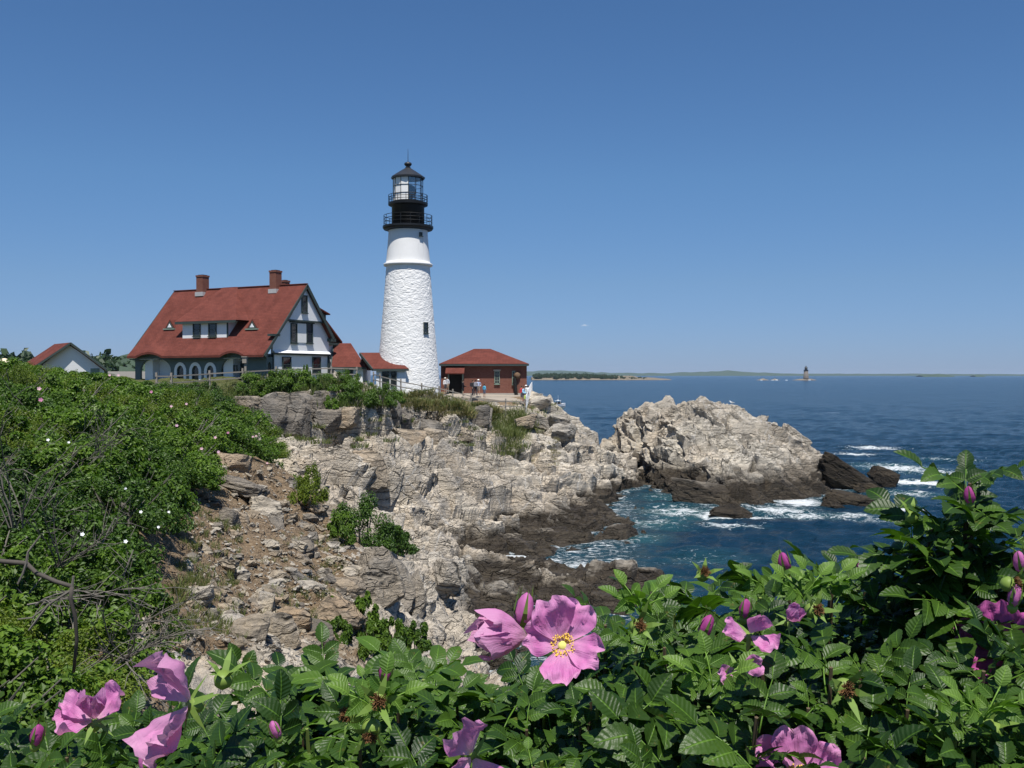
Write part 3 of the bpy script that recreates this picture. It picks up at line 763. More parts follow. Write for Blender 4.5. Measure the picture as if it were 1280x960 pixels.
# front roof plane through the ridge and the eave corner
ev = HF.hit(330, 444, (0, 0, 0), (1, 0, 0))
slope = (zr - ev.z) / (-ev.y); ye, ze = ev.y, ev.z
roofn = Vector((0, -slope, 1)).normalized()
# length of the ridge from its far left end
cut = HF.hit(218, 364, (0, 0, 0), (0, 1, 0)); LX = cut.x
rt = HF.hit(417, 422, (0, 0, 0), (1, 0, 0)); yb, zb = rt.y, rt.z
TH = 0.22
def onroof(px, py): return HF.hit(px, py, (0, 0, zr), roofn)
# front slope with the two eyebrow swells over the porch arches
aL0, aL1 = onroof(172, 444).x, onroof(204, 444).x
aR0, aR1 = onroof(276, 444).x, onroof(306, 444).x
nx_, ny_ = 150, 40
V = []; 
for j in range(ny_ + 1):
    v = j / ny_
    for i in range(nx_ + 1):
        x = LX + (0 - LX) * i / nx_
        y = ye * v; z = zr + (ze - zr) * v
        br = 0
        for a0, a1 in ((aL0, aL1), (aR0, aR1)):
            u = (x - a0) / (a1 - a0) * 2 - 1
            br += max(0, 1 - abs(u) ** 2.0) if abs(u) < 1 else 0
        k = sstep(0.80, 1.0, np.array(v)) * br
        flare = sstep(0.80, 1.0, np.array(v))
        V.append((x, y - 0.12 * float(flare), z + 0.42 * float(k) + 0.05 * float(flare)))
ii = np.arange((nx_ + 1) * (ny_ + 1)).reshape(ny_ + 1, nx_ + 1)
top = list(V); n0 = len(V)
V += [(x, y, z - TH) for x, y, z in top]
Fc = [tuple(q) for q in np.stack([ii[:-1, :-1].ravel(), ii[1:, :-1].ravel(), ii[1:, 1:].ravel(), ii[:-1, 1:].ravel()], 1)]
Fc += [tuple(n0 + k for k in q[::-1]) for q in Fc]
rim = list(ii[0]) + list(ii[1:, -1]) + list(ii[-1, ::-1][1:]) + list(ii[::-1, 0][1:-1])
for a, b in zip(rim, rim[1:] + rim[:1]): Fc.append((a, b, b + n0, a + n0))
front = link('roof', mesh_np('front_roof_slope', V, Fc, M['roof']), house)
# rear slope
m = MB().prism([(LX, 0, zr), (0, 0, zr), (0, yb, zb), (LX, yb, zb)], (0, 0, -TH)); m.build('roof', M['roof'], house)
# ridge cap with its little rise in the middle
pk = HF.hit(281, 358.5, (0, 0, 0), (0, 1, 0))
cap = MB(); cap.beam((LX, 0, zr + .03), (0, 0, zr + .03), .3, .08)
cap.build('ridge_cap', M['roof'], front)
# dark trim along rakes and eave
for x in (0.02, LX - 0.02):
    MB().beam((x, 0.06, zr - .14), (x, ye + .05, ze - .10), 0.10, 0.26, up=(0, 0, 1)).build('rake_board', M['green'], front)
    MB().beam((x, -0.06, zr - .14), (x, yb, zb - .14), 0.10, 0.34, up=(0, 0, 1)).build('rake_board', M['green'], front)
# gable walls
xg = -0.55; xl = LX + 0.55
def gp(px, py, x=None): return HF.hit(px, py, (xg if x is None else x, 0, 0), (1, 0, 0))
g0 = gp(341, 443).y; g1_ = gp(411, 443).y; zbelt = gp(376, 443).z; zsk = gp(376, 400.5).z
yf = g0
def rz_at(y): return (zr - slope * abs(y) if y < 0 else zr - (zr - zb) / yb * y) - TH - 0.02
for x, s in ((xg, -0.25), (xl, 0.25)):
    wl = MB()
    zl, zR = rz_at(yf), rz_at(g1_)
    wl.prism([(x, yf, zbelt), (x, g1_, zbelt), (x, g1_, zR), (x, 0, zr - TH - .1), (x, yf, zl)], (s, 0, 0))
    wl.build('gable_wall', M['clapboard'], house)
lw = MB(); lw.box((xl - .1, yf + .06, -1.5), (xg - .06, g1_ - .05, zbelt)); lw.build('ground_floor_wall', M['clapboard'], house)
# jettied upper triangle
ya = gp(359, 400.5).y; yb2 = gp(400, 400.5).y
ov = MB(); ov.prism([(xg, ya, zsk), (xg, yb2, zsk), (xg, 0.0, zr - TH - .12)], (0.30, 0, 0)); ov.build('upper_gable', M['white'], house)
bt = MB(); bt.beam((xg + .16, ya - .25, zsk - .07), (xg + .16, yb2 + .15, zsk - .07), .40, .16); bt.build('belt_course', M['green'], house); bt = MB(); bt.beam((xg + .03, yf - .03, zbelt), (xg + .03, g1_ + .1, zbelt), .30, .14)
bt.build('belt_course', M['green'], house)
sk = MB().prism([(xg + .02, yf, zbelt + .36), (xg + .28, yf, zbelt + .10), (xg + .02, yf, zbelt + .10)], (0, g1_ - yf, 0)); sk.build('skirt', M['white'], house)
for y in (yf + .05, g1_ - .06): MB().box((xg - .12, y - .09, -1.2), (xg + .055, y + .09, zbelt - .08)).build('corner_board', M['green'], house)
# brackets at the foot of the rakes
bk = MB(); bk.box((xg, yf - .75, rz_at(yf) - .02), (xg + .62, yf + .35, rz_at(yf) + .2)); bk.build('bracket', M['green'], house); bk = MB(); bk.box((xg, g1_ - .25, zb - .42), (xg + .60, g1_ + .45, zb - .1)); bk.build('bracket', M['green'], house)
EY = (0, 1, 0)
def gwin(px0, px1, py0, py1, x, bars=(1, 2), glass='glass', fm='green'):
    a = gp(px0, py1, x); b = gp(px1, py0, x); c = gp((px0 + px1) / 2, py1, x)
    return window(house, M[fm], (x + .02, (a.y + b.y) / 2, c.z), EY, b.y - a.y, gp((px0 + px1) / 2, py0, x).z - c.z, (1, 0, 0), bars=bars, glass=glass)
gwin(377, 383.3, 369, 391, xg + .30)
gwin(363.5, 370.5, 404, 429, xg); gwin(383, 390, 404, 429, xg)
a = gp(371.3, 428, xg); b = gp(382.3, 405, xg); MB().box((xg - .02, a.y, a.z), (xg + .07, b.y, b.z)).build('blind', M['curtain'], house)
gwin(353, 363, 446, 466, xg - .03); gwin(390.5, 400, 446, 466, xg - .03)
hd = MB(); a = gp(362.5, 403, xg); b = gp(391, 403, xg); hd.box((xg, a.y - .1, a.z), (xg + .16, b.y + .1, a.z + .2)); hd.build('window_head', M['green'], house)
# dormer
d0 = onroof(228.2, 422.3); d1 = onroof(284.5, 422.3); yd = d0.y - 0.05
def dpt(px, py): return HF.hit(px, py, (0, yd, 0), (0, 1, 0))
dz0 = dpt(256, 422).z - .05; dz1 = dpt(256, 401.5).z; dx0 = dpt(228.2, 422).x; dx1 = dpt(284.5, 422).x
def roof_y(z): return -(zr - z) / slope
dw = MB().prism([(dx0, yd, dz0), (dx0, yd, dz1), (dx0, roof_y(dz1) + .3, dz1)], (dx1 - dx0, 0, 0)); dorm = dw.build('dormer', M['white'], house)
rtop = 0.0
q0, q1 = dpt(222, 399), dpt(303, 399)
t0, t1 = HF.hit(279, 358.8, (0, 0, 0), (0, 1, 0)), HF.hit(297, 360, (0, 0, 0), (0, 1, 0))
ez = dz1 + .02; e_y = yd - .38
zt_ = zr + .10
dr = MB()
A_, B_, C_, D_ = (q0.x, e_y, ez), (q1.x - .5, e_y, ez), (t1.x, -.05, zt_), (t0.x, -.05, zt_)
dr.prism([A_, B_, C_, D_], (0, 0, -.16))
lb = (q0.x - .1, roof_y(ez) + .0, ez); rb = (q1.x - .4, roof_y(ez), ez)
dr.poly([A_, D_, (q0.x + 1.0, roof_y(ez) - .1, ez)]); dr.poly([B_, (q1.x - .4, roof_y(ez) - .1, ez), C_])
dr.build('dormer_roof', M['roof'], dorm)
MB().box((q0.x + .02, e_y - .03, ez - .28), (q1.x - .52, e_y + .05, ez - .03)).build('fascia', M['green'], dorm); MB().box((dx0 - .03, yd - .04, dz1 - .12), (dx1 + .03, yd + .02, dz1 + .01)).build('fascia', M['green'], dorm); fs = MB(); fs.box((dx1 - .10, yd - .03, dz0), (dx1 + .04, yd + .06, dz1)); fs.build('fascia', M['green'], dorm)
for p0, p1 in ((242.2, 250.5), (261.5, 270.5)):
    a = dpt(p0, 420.5); b = dpt(p1, 404)
    window(dorm, M['green'], ((a.x + b.x) / 2, yd - .02, a.z), (1, 0, 0), b.x - a.x, b.z - a.z, (0, -1, 0), bars=(1, 2))
# the two little triangular vents
for px in (212.5, 315.5):
    a = onroof(px, 411.5); w = .78; h = 1.02
    v = MB().prism([(a.x - w, a.y - .02, a.z), (a.x + w, a.y - .02, a.z), (a.x, a.y - .02, a.z + h)], (0, roof_y(a.z + h) - a.y + .1, 0)); tv = v.build('roof_vent', M['roof'], house)
    MB().prism([(a.x - w * .72, a.y - .06, a.z + .05), (a.x + w * .72, a.y - .06, a.z + .05), (a.x, a.y - .06, a.z + h * .80)], (0, .06, 0)).build('vent_face', M['green'], tv)
    MB().prism([(a.x - w * .36, a.y - .10, a.z + .18), (a.x + w * .36, a.y - .10, a.z + .18), (a.x, a.y - .10, a.z + h * .55)], (0, .05, 0)).build('vent_pane', M['white'], tv)
    MB().box((a.x - w * 1.02, a.y - .22, a.z - .06), (a.x + w * 1.02, a.y + .04, a.z + .07)).build('vent_sill', M['palegreen'], tv)
# chimneys
def chimney(px0, px1, pyt, pyb, y=0.0):
    a = HF.hit(px0, pyb, (0, y, 0), (0, 1, 0)); b = HF.hit(px1, pyt, (0, y, 0), (0, 1, 0)); w = (b.x - a.x) * .66
    cx = (a.x + b.x) / 2
    m = MB(); m.box((cx - w / 2, y - w / 2, a.z - 1.2), (cx + w / 2, y + w / 2, b.z - .18)); m.box((cx - w / 2 - .05, y - w / 2 - .05, b.z - .18), (cx + w / 2 + .05, y + w / 2 + .05, b.z))
    c = m.build('chimney', M['brick'], house)
    MB().box((cx - w / 2 - .10, y - w / 2 - .10, a.z - .75), (cx + w / 2 + .10, y - w / 2 + .3, a.z - .32)).build('flashing', M['steel'], c)
    MB().box((cx - w / 2 + .12, y - w / 2 + .12, b.z - .01), (cx + w / 2 - .12, y + w / 2 - .12, b.z + .06)).build('flue', M['void'], c)
chimney(247.3, 259.3, 344, 362, -.25); chimney(338.3, 350.6, 338, 358, -.25); chimney(351.5, 361, 350.5, 360, 1.6)
# porch arcade
yp = ye + .72
def pp(px, py, y=None): return HF.hit(px, py, (0, yp if y is None else y, 0), (0, 1, 0))
floor_z = 0.15
def arch_pts(x0, x1, zs, zt, n=14):
    """from right spring to left spring along an elliptical head"""
    cx, rx = (x0 + x1) / 2, (x1 - x0) / 2
    return [(cx + rx * math.cos(PI * k / n), zs + (zt - zs) * math.sin(PI * k / n)) for k in range(n + 1)]
def wall_with_openings(x0, x1, z0, z1f, ops, y, th, name, mat, parent, step=0.12):
    """vertical wall in columns; ops: (xa, xb, z_bottom, spring, top); z1f(x) top"""
    m = MB(); xs = set([x0, x1])
    for o in ops:
        for k in range(17): xs.add(o[0] + (o[1] - o[0]) * (0.5 - 0.5 * math.cos(PI * k / 16)))
    k = x0
    while k < x1: xs.add(k); k += 0.5
    xs = sorted(x for x in xs if x0 <= x <= x1)
    for a, b in zip(xs, xs[1:]):
        if b - a < 1e-4: continue
        mid = (a + b) / 2; op = [o for o in ops if o[0] - 1e-6 < mid < o[1] + 1e-6]
        ta, tb = z1f(a), z1f(b)
        if not op: m.prism([(a, y, z0), (b, y, z0), (b, y, tb), (a, y, ta)], (0, th, 0))
        else:
            o = op[0]; cx, rx = (o[0] + o[1]) / 2, (o[1] - o[0]) / 2
            h = lambda x: o[3] + (o[4] - o[3]) * math.sqrt(max(0, 1 - ((x - cx) / rx) ** 2))
            if o[2] > z0: m.prism([(a, y, z0), (b, y, z0), (b, y, o[2]), (a, y, o[2])], (0, th, 0))
            m.prism([(a, y, h(a)), (b, y, h(b)), (b, y, tb), (a, y, ta)], (0, th, 0))
    return m.build(name, mat, parent)
def eave_top(x):
    br = 0
    for a0, a1 in ((aL0, aL1), (aR0, aR1)):
        u = (x - a0) / (a1 - a0) * 2 - 1
        if abs(u) < 1: br += 1 - abs(u) ** 2
    fl = float(sstep(0.80, 1.0, np.array(yp / ye)))
    return zr + slope * yp - .10 + .42 * br * fl
bigL = (pp(175.5, 470).x, pp(213.5, 470).x, floor_z, pp(195, 463).z, pp(195, 447.5).z)
bigR = (pp(276, 470).x, pp(308.5, 470).x, floor_z, pp(292, 463).z, pp(292, 446.5).z)
ops = [bigL, bigR]; smalls = []
for c in (225.5, 244.3, 263):
    smalls.append((pp(c - 4.3, 460).x, pp(c + 4.3, 460).x, pp(c, 474).z, pp(c, 464).z, pp(c, 457).z))
px0_, px1_ = LX + .25, -0.35
porch = wall_with_openings(px0_, px1_, -1.2, eave_top, ops + smalls, yp, .22, 'porch_arcade', M['slate'], house)
# white surrounds of the small arches
for (xa, xb, zb_, zs, zt2) in smalls:
    m = MB(); w = .34
    outer = [(xb + w, zb_ - .1)] + arch_pts(xa - w, xb + w, zs, zt2 + w) + [(xa - w, zb_ - .1)]
    inner = [(xb, zb_ - .1)] + arch_pts(xa, xb, zs, zt2) + [(xa, zb_ - .1)]
    for k in range(len(outer) - 1):
        m.prism([(outer[k][0], yp - .05, outer[k][1]), (inner[k][0], yp - .05, inner[k][1]), (inner[k + 1][0], yp - .05, inner[k + 1][1]), (outer[k + 1][0], yp - .05, outer[k + 1][1])], (0, .045, 0))
    s = m.build('arch_surround', M['white'], porch)
    q = MB(); r_ = .07
    inn = arch_pts(xa + .02, xb - .02, zs, zt2 - .02); i2 = arch_pts(xa + r_ + .02, xb - r_ - .02, zs, zt2 - r_ - .02)
    inn = [(xb - .02, zb_)] + inn + [(xa + .02, zb_)]; i2 = [(xb - r_ - .02, zb_)] + i2 + [(xa + r_ + .02, zb_)]
    for k in range(len(inn) - 1):
        q.prism([(inn[k][0], yp + .1, inn[k][1]), (i2[k][0], yp + .1, i2[k][1]), (i2[k + 1][0], yp + .1, i2[k + 1][1]), (inn[k + 1][0], yp + .1, inn[k + 1][1])], (0, .06, 0))
    q.build('sash', M['green'], s)
    MB().prism([(x, yp + .14, z) for x, z in [(xb - .03, zb_)] + arch_pts(xa + .03, xb - .03, zs, zt2 - .03) + [(xa + .03, zb_)]], (0, .02, 0)).build('pane', M['glass'], s)
b0 = pp(208, 474); b1 = pp(272, 474)
MB().box((b0.x, yp - .08, -.9), (b1.x, yp - .005, b0.z - .1)).build('porch_base', M['white'], porch)
# side arch of the porch (right end) and its lintel
sx = -0.55
mm = MB(); y0s, y1s = yp + .23, yf - .02; cy = (y0s + y1s) / 2; ry = (y1s - y0s) / 2 - .16; zs, zt2 = 1.15, 1.95
N = 14; pts = [(cy + ry * math.cos(PI * k / N), zs + (zt2 - zs) * math.sin(PI * k / N)) for k in range(N + 1)]
ztop = ze - .15
for k in range(N):
    (ya_, za_), (yb_, zb_) = pts[k], pts[k + 1]
    mm.prism([(sx, ya_, za_), (sx, yb_, zb_), (sx, yb_, ztop), (sx, ya_, ztop)], (-.2, 0, 0))
mm.box((sx - .2, y0s, -1.2), (sx, cy - ry, ztop)); mm.box((sx - .2, cy + ry, -1.2), (sx, y1s, ztop))
mm.build('porch_end', M['slate'], porch)
# inner wall behind the porch with white bays, door and floor
yi = yf + .05
for p0, p1 in ((190.5, 200), (288, 300)):
    a, b = pp(p0, 470, yi).x, pp(p1, 470, yi).x
    MB().box((a, yi - .95, -.2), (b, yi, ze + .6)).build('porch_bay', M['clapboard'], house)
a = pp(301, 470, yi).x; MB().box((a, yi - .08, 0), (a + .95, yi - .02, 2.05)).build('door', M['green'], house)
a = pp(294.5, 470, yi - .95).x; window(house, M['green'], (a, yi - .95, .95), (1, 0, 0), .4, .7, (0, -1, 0), bars=(1, 1), sill=False)
MB().box((px0_, yp + .02, -1.0), (px1_ - .3, yi + .1, floor_z)).build('porch_floor', M['wood'], house)
MB().box((px0_ + .05, yp + .25, ze - .02), (px1_ - .3, yi, ze + .06)).build('porch_ceiling', M['green'], house)
gt = MB().box((px0_, ye + .0, ze - .32), (px1_ + .2, ye + .21, ze - .22)); gt.build('gutter', M['green'], house)
# rear cross wing seen past the right gable
wy0, wy1 = 2.2, 6.4
w1_ = HF.hit(421, 445, (-1.1, 0, 0), (1, 0, 0)).y
MB().box((-4.5, g1_ + .01, -1.5), (-1.15, w1_, zb - .5)).build('rear_wing_wall', M['clapboard'], house)
e1_ = HF.hit(428, 427, (-.75, 0, 0), (1, 0, 0)); tp = HF.hit(405.5, 399, (-.75, 0, 0), (1, 0, 0))
rr = MB().prism([(-.75, tp.y - .5, tp.z + .6), (-.75, e1_.y, e1_.z), (-5.0, e1_.y, e1_.z), (-5.0, tp.y - .5, tp.z + .6)], (0, 0, -.2)); rw_ = rr.build('rear_wing_roof', M['roof'], house)
MB().box((-1.2, e1_.y - 2.2, e1_.z - .42), (-.78, e1_.y - .05, e1_.z - .16)).build('rear_fascia', M['green'], house)
v0 = HF.hit(404, 397, (-1.2, 0, 0), (1, 0, 0)); v1 = HF.hit(412, 393, (-1.0, 0, 0), (1, 0, 0))
MB().box((-2.4, v0.y - .8, v0.z - 1.0), (-1.2, v1.y - .35, v1.z + .02)).build('rear_dormer', M['green'], house)
MB().prism([(-.9, v0.y - 1.4, v1.z + .75), (-.9, v1.y, v1.z + .05), (-2.6, v1.y, v1.z + .05), (-2.6, v0.y - 1.4, v1.z + .75)], (0, 0, -.12)).build('rear_dormer_roof', M['roof'], house)

# ---- two low wings that join the house to the tower
def annex(name, label, cols, ridge, eave_px, depth, Yn, Yf, wins=(), gable=False):
    """simple gabled shed: ridge (px0, px1, py), eave (px0, px1, py), front wall at Yn, ridge at Yf; world aligned"""
    r0, r1 = at(ridge[0], ridge[2], Yf), at(ridge[1], ridge[2] + cols, Yf); e0, e1 = at(eave_px[0], eave_px[2], Yn), at(eave_px[1], eave_px[2] + cols, Yn)
    ez_ = (e0.z + e1.z) / 2; rz_ = (r0.z + r1.z) / 2
    o = empty(name, ((e0.x + e1.x) / 2, Yn, 10.2), 0, label, 'outbuilding')
    L = lambda p: Vector(p) - o.location
    m = MB(); m.prism([L((r0.x, Yf, rz_)), L((r1.x, Yf, rz_)), L((e1.x, Yn, ez_)), L((e0.x, Yn, ez_))], (0, 0, -.16))
    m.prism([L((r0.x, Yf, rz_)), L((r0.x, 2 * Yf - Yn, ez_)), L((r1.x, 2 * Yf - Yn, ez_)), L((r1.x, Yf, rz_))], (0, 0, -.16))
    rf = m.build('roof', M['roof'], o)
    w0, w1 = e0.x + .3, e1.x - .35
    wl = MB(); wl.prism([L((w0, Yn + .3, 9)), L((w0, 2 * Yf - Yn - .3, 9)), L((w0, 2 * Yf - Yn - .3, ez_)), L((w0, Yf, rz_ - .3)), L((w0, Yn + .3, ez_))], (.2, 0, 0))
    wl.prism([L((w0 + .2, Yn + .3, 9)), L((w1, Yn + .3, 9)), L((w1, Yn + .3, ez_ + .05)), L((w0 + .2, Yn + .3, ez_ + .05))], (0, .2, 0)); wl.prism([L((w1 - .2, Yn + .5, 9)), L((w1, Yn + .5, 9)), L((w1, 2 * Yf - Yn - .3, 9)), L((w1 - .2, 2 * Yf - Yn - .3, 9))], (0, 0, ez_ - 9))
    wl.build('wall', M['clapboard'], o)
    MB().beam(L((e0.x, Yn + .02, ez_ - .14)), L((e1.x, Yn + .02, ez_ - .14)), .12, .2).build('fascia', M['green'], o); f = MB(); f.beam(L((r0.x - .03, Yf, rz_ - .12)), L((e0.x - .03, Yn, ez_ - .12)), .1, .26)
    f.build('fascia', M['green'], o)
    for (p0, p1, q0_, q1_) in wins:
        a = at(p0, q1_, Yn + .3); b = at(p1, q0_, Yn + .3)
        window(o, M['green'], L(((a.x + b.x) / 2, Yn + .27, a.z)), (1, 0, 0), b.x - a.x, b.z - a.z, (0, -1, 0), bars=(1, 2), sill=False)
    return o
annex('passage_wing', 'low white passage with red roof between the house gable and the small wing', 0, (418, 438.5, 429), (414, 457.5, 458.5), 4, 102.2, 105.2, ((434, 441, 462, 475),))
annex('small_wing', 'small white wing with red gabled roof and two dark windows against the tower foot', 0.5, (450, 487, 440.5), (466, 511, 460.5), 4, 99.3, 102.3, ((478, 486.5, 464.5, 483), (488.8, 495.5, 464.5, 483)))

# ---- the lighthouse tower
TB = at(510.3, 498, 103); tx, ty = TB.x, TB.y
tower = empty('lighthouse', (tx, ty, 9.0), 0, 'tall white stone lighthouse with black lantern room and two railed galleries', 'lighthouse')
kz = 103 / F
def tz(py): return at(511, py, 103).z - 9.0
def tr_(w): return w * kz / 2
nA, nH = 260, 240
z0t, z1t = -1.0, tz(333)
V = []; 
ang = np.linspace(0, 2 * PI, nA, endpoint=False); hs = np.linspace(z0t, z1t, nH)
aa, hh = np.meshgrid(ang, hs)
u = np.clip((hh - tz(497)) / (z1t - tz(497)), -.2, 1)
rr_ = tr_(82) + (tr_(54.0) - tr_(82)) * (u * 1.12 - 0.12 * u ** 2)
PS = np.column_stack([(rr_ * np.cos(aa)).ravel(), (rr_ * np.sin(aa)).ravel(), hh.ravel()])
c1, ce, cr = facets(PS * np.array([2.6, 2.6, 4.6]) + .4 * np.column_stack([fbm(PS * 1.1, 2, 3)] * 3), 15, .7)
ds = 0.012 * c1 - 0.020 * (1 - sstep(0, .2, ce)) + 0.01 * fbm(PS * 3, 2, 7)
ds *= sstep(z1t, z1t - .5, PS[:, 2])
rad_ = rr_.ravel() + ds
V = np.column_stack([rad_ * np.cos(aa.ravel()), rad_ * np.sin(aa.ravel()), hh.ravel()])
ii = np.arange(nA * nH).reshape(nH, nA); i2 = np.roll(ii, -1, axis=1)
FT = np.stack([ii[:-1].ravel(), i2[:-1].ravel(), i2[1:].ravel(), ii[1:].ravel()], 1)
shaft = link('stone_shaft', mesh_np('stone_shaft', V, FT, M['towerwhite'], False), tower)
up_ = MB().lathe([(tr_(54), z1t - .01), (tr_(60.5), z1t + .02), (tr_(61), z1t + .22), (tr_(55.5), z1t + .34), (tr_(54.6), z1t + .5), (tr_(53.6), z1t + .9), (tr_(53.2), z1t + 1.1), (tr_(51), tz(308)), (tr_(49), tz(294)), (tr_(48.6), tz(291)), (tr_(48.6), tz(289.5)), (tr_(48.6), tz(288.6))], 64)
upper = up_.build('upper_shaft', M['towerwhite'], tower, True)
MB().lathe([(tr_(52), tz(288)), (tr_(60), tz(287.6)), (tr_(63), tz(285.6)), (tr_(63), tz(283.2)), (tr_(40), tz(283))], 64).build('lower_gallery', M['black'], tower)
MB().lathe([(tr_(40.5), tz(283.2)), (tr_(40.5), tz(258)), (tr_(42), tz(257))], 64).build('watch_room', M['black'], tower, True)
MB().lathe([(tr_(42), tz(258.5)), (tr_(49), tz(257)), (tr_(49.5), tz(254.2)), (tr_(37), tz(254))], 64).build('upper_gallery', M['black'], tower)
def railing(r, zb, h, n, name):
    g = MB()
    for k in range(n):
        a = 2 * PI * (k + .5) / n; g.tube([(r * math.cos(a), r * math.sin(a), zb), (r * math.cos(a), r * math.sin(a), zb + h)], .028, 5)
    for f in (0.35, 0.68, 1.0):
        pts = [(r * math.cos(2 * PI * k / 48), r * math.sin(2 * PI * k / 48), zb + h * f) for k in range(49)]
        g.tube(pts, .03, 5, False)
    return g.build(name, M['black'], tower)
railing(tr_(60), tz(283.2), 13.0 * kz, 16, 'lower_railing'); railing(tr_(48.5), tz(254.2), 9.5 * kz, 14, 'upper_railing')
# lantern
lz0, lz1 = tz(254.2), tz(223.5); lr = tr_(37)
lan = MB().lathe([(lr + .04, lz0), (lr + .04, lz0 + .18), (lr - .05, lz0 + .2)], 12, cap=False).build('lantern_base', M['black'], tower)
NP = 12
fb_ = MB(); 
for k in range(NP):
    a = 2 * PI * (k + .25) / NP; c_, s_ = math.cos(a), math.sin(a)
    fb_.tube([(lr * c_, lr * s_, lz0), (lr * c_, lr * s_, lz1)], .032, 5)
for f in (0.02, .36, .68, .99):
    fb_.tube([(lr * math.cos(2 * PI * (k + .25) / NP), lr * math.sin(2 * PI * (k + .25) / NP), lz0 + (lz1 - lz0) * f) for k in range(NP + 1)], .026, 5, False)
fb_.build('lantern_frame', M['black'], tower)
t = NT('lantern_glass')
gl = t.n('ShaderNodeBsdfTransparent'); gg = t.n('ShaderNodeBsdfGlossy'); gg.inputs['Roughness'].default_value = .03
mx = t.n('ShaderNodeMixShader'); mx.inputs[0].default_value = .12; t.l(gl.outputs[0], mx.inputs[1]); t.l(gg.outputs[0], mx.inputs[2]); t.l(mx.outputs[0], t.out.inputs[0])
M['clear'] = t.m
for k in range(NP):
    a0, a1 = 2 * PI * (k + .25) / NP, 2 * PI * (k + 1.25) / NP; r = lr - .03
    x0, y0, x1, y1 = r * math.cos(a0), r * math.sin(a0), r * math.cos(a1), r * math.sin(a1)
    am = math.degrees((a0 + a1) / 2) % 360
    if not 150 < am < 285: MB().prism([(x0, y0, lz0 + .1), (x1, y1, lz0 + .1), (x1, y1, lz1), (x0, y0, lz1)], (-.01 * math.cos((a0 + a1) / 2), -.01 * math.sin((a0 + a1) / 2), 0)).build('pane', M['clear'], tower)
    am = math.degrees((a0 + a1) / 2) % 360
    if 150 < am < 285:                                 # drawn white blinds on the left half
        r = lr - .03
        x0, y0, x1, y1 = [r * f(b) for b in (a0, a1) for f in (math.cos, math.sin)]
        MB().prism([(x0, y0, lz0 + .2), (x1, y1, lz0 + .2), (x1, y1, lz1 - .05), (x0, y0, lz1 - .05)], (-.02 * math.cos((a0 + a1) / 2), -.02 * math.sin((a0 + a1) / 2), 0)).build('blind', M['curtain'], tower)
MB().lathe([(.5, lz0), (.5, lz0 + .5), (.72, lz0 + .8), (.85, lz0 + 1.2), (.72, lz0 + 1.7), (.4, lz0 + 1.9)], 20).build('lamp_lens', M['black'], tower, True)
MB().lathe([(tr_(37), lz1 - .02), (tr_(42), lz1 - .02), (tr_(42.5), lz1 + .14), (tr_(30), tz(217.5)), (tr_(16), tz(213)), (tr_(8), tz(210.5)), (tr_(5), tz(209.8))], 12).build('lantern_roof', M['roofblack'], tower)
MB().lathe([(.22, tz(210.5)), (.30, tz(209.5)), (.17, tz(208.6)), (.26, tz(207.8)), (.38, tz(206)), (.40, tz(205)), (.34, tz(203.6)), (.14, tz(202.6)), (.05, tz(202.2))], 20).build('ball_finial', M['roofblack'], tower, True)
MB().tube([(0, 0, tz(202.6)), (0, 0, tz(186))], [.035, .015], 6).build('lightning_rod', M['roofblack'], tower)
def twin(px, py0, py1, w):
    zc = (tz(py0) + tz(py1)) / 2; x = (px - 511) * kz; 
    uu = (zc - tz(497)) / (z1t - tz(497)); rr = (tr_(82) + (tr_(54) - tr_(82)) * (uu * 1.12 - .12 * uu ** 2)) if zc < z1t else tr_(51)
    ph = math.asin(max(-1, min(1, x / rr))); n_ = Vector((math.sin(ph), -math.cos(ph), 0))
    window(tower, M['green'], n_ * (rr + .02) + Vector((0, 0, tz(py1))), (math.cos(ph), math.sin(ph), 0), w, tz(py0) - tz(py1), n_, bars=(1, 2), frame=.07)
twin(534.7, 404, 417.5, .52); twin(528.3, 293, 297.5, .26)
# ---- brick signal house with hipped roof
bk0, bk1 = at(549.5, 455, 113), at(661, 455, 113)
sig = empty('brick_house', ((bk0.x + bk1.x) / 2, 114, 9.4), 0, 'low red brick building with hipped red roof behind the lighthouse', 'building')
B = lambda px, py, Y: at(px, py, Y) - sig.location
bw0, bw1 = B(551, 455, 113.6).x, B(658.5, 455, 113.6).x
ez = B(600, 455, 113).z; dep = 9.0
MB().box((bw0, -.4, -.8), (bw1, dep - .4, ez)).build('wall', M['brick'], sig)
e0, e1 = B(548.5, 455, 113).x, B(661.5, 455, 113).x; rz_ = B(600, 436, 118).z; r0, r1 = B(592.5, 436, 118).x, B(613, 436, 118).x
m = MB(); zE = ez + .02
m.poly([(e0, -1, zE), (e1, -1, zE), (r1, 4, rz_), (r0, 4, rz_)]); m.poly([(e1, -1, zE), (e1, 9.2, zE), (r1, 4, rz_)]); m.poly([(e1, 9.2, zE), (e0, 9.2, zE), (r0, 4, rz_), (r1, 4, rz_)]); m.poly([(e0, 9.2, zE), (e0, -1, zE), (r0, 4, rz_)])
m.box((e0 + .02, -.98, zE - .16), (e1 - .02, 9.18, zE - .01))
m.build('roof', M['roof'], sig)
MB().box((e0 + .05, -1.03, zE - .24), (e1 - .05, -.9, zE - .05)).build('fascia', M['green'], sig)
MB().box((bw0 + .9, -.62, -.3), (bw1 - .2, -.41, B(600, 491.5, 113.6).z)).build('stone_plinth', M['concrete'], sig)
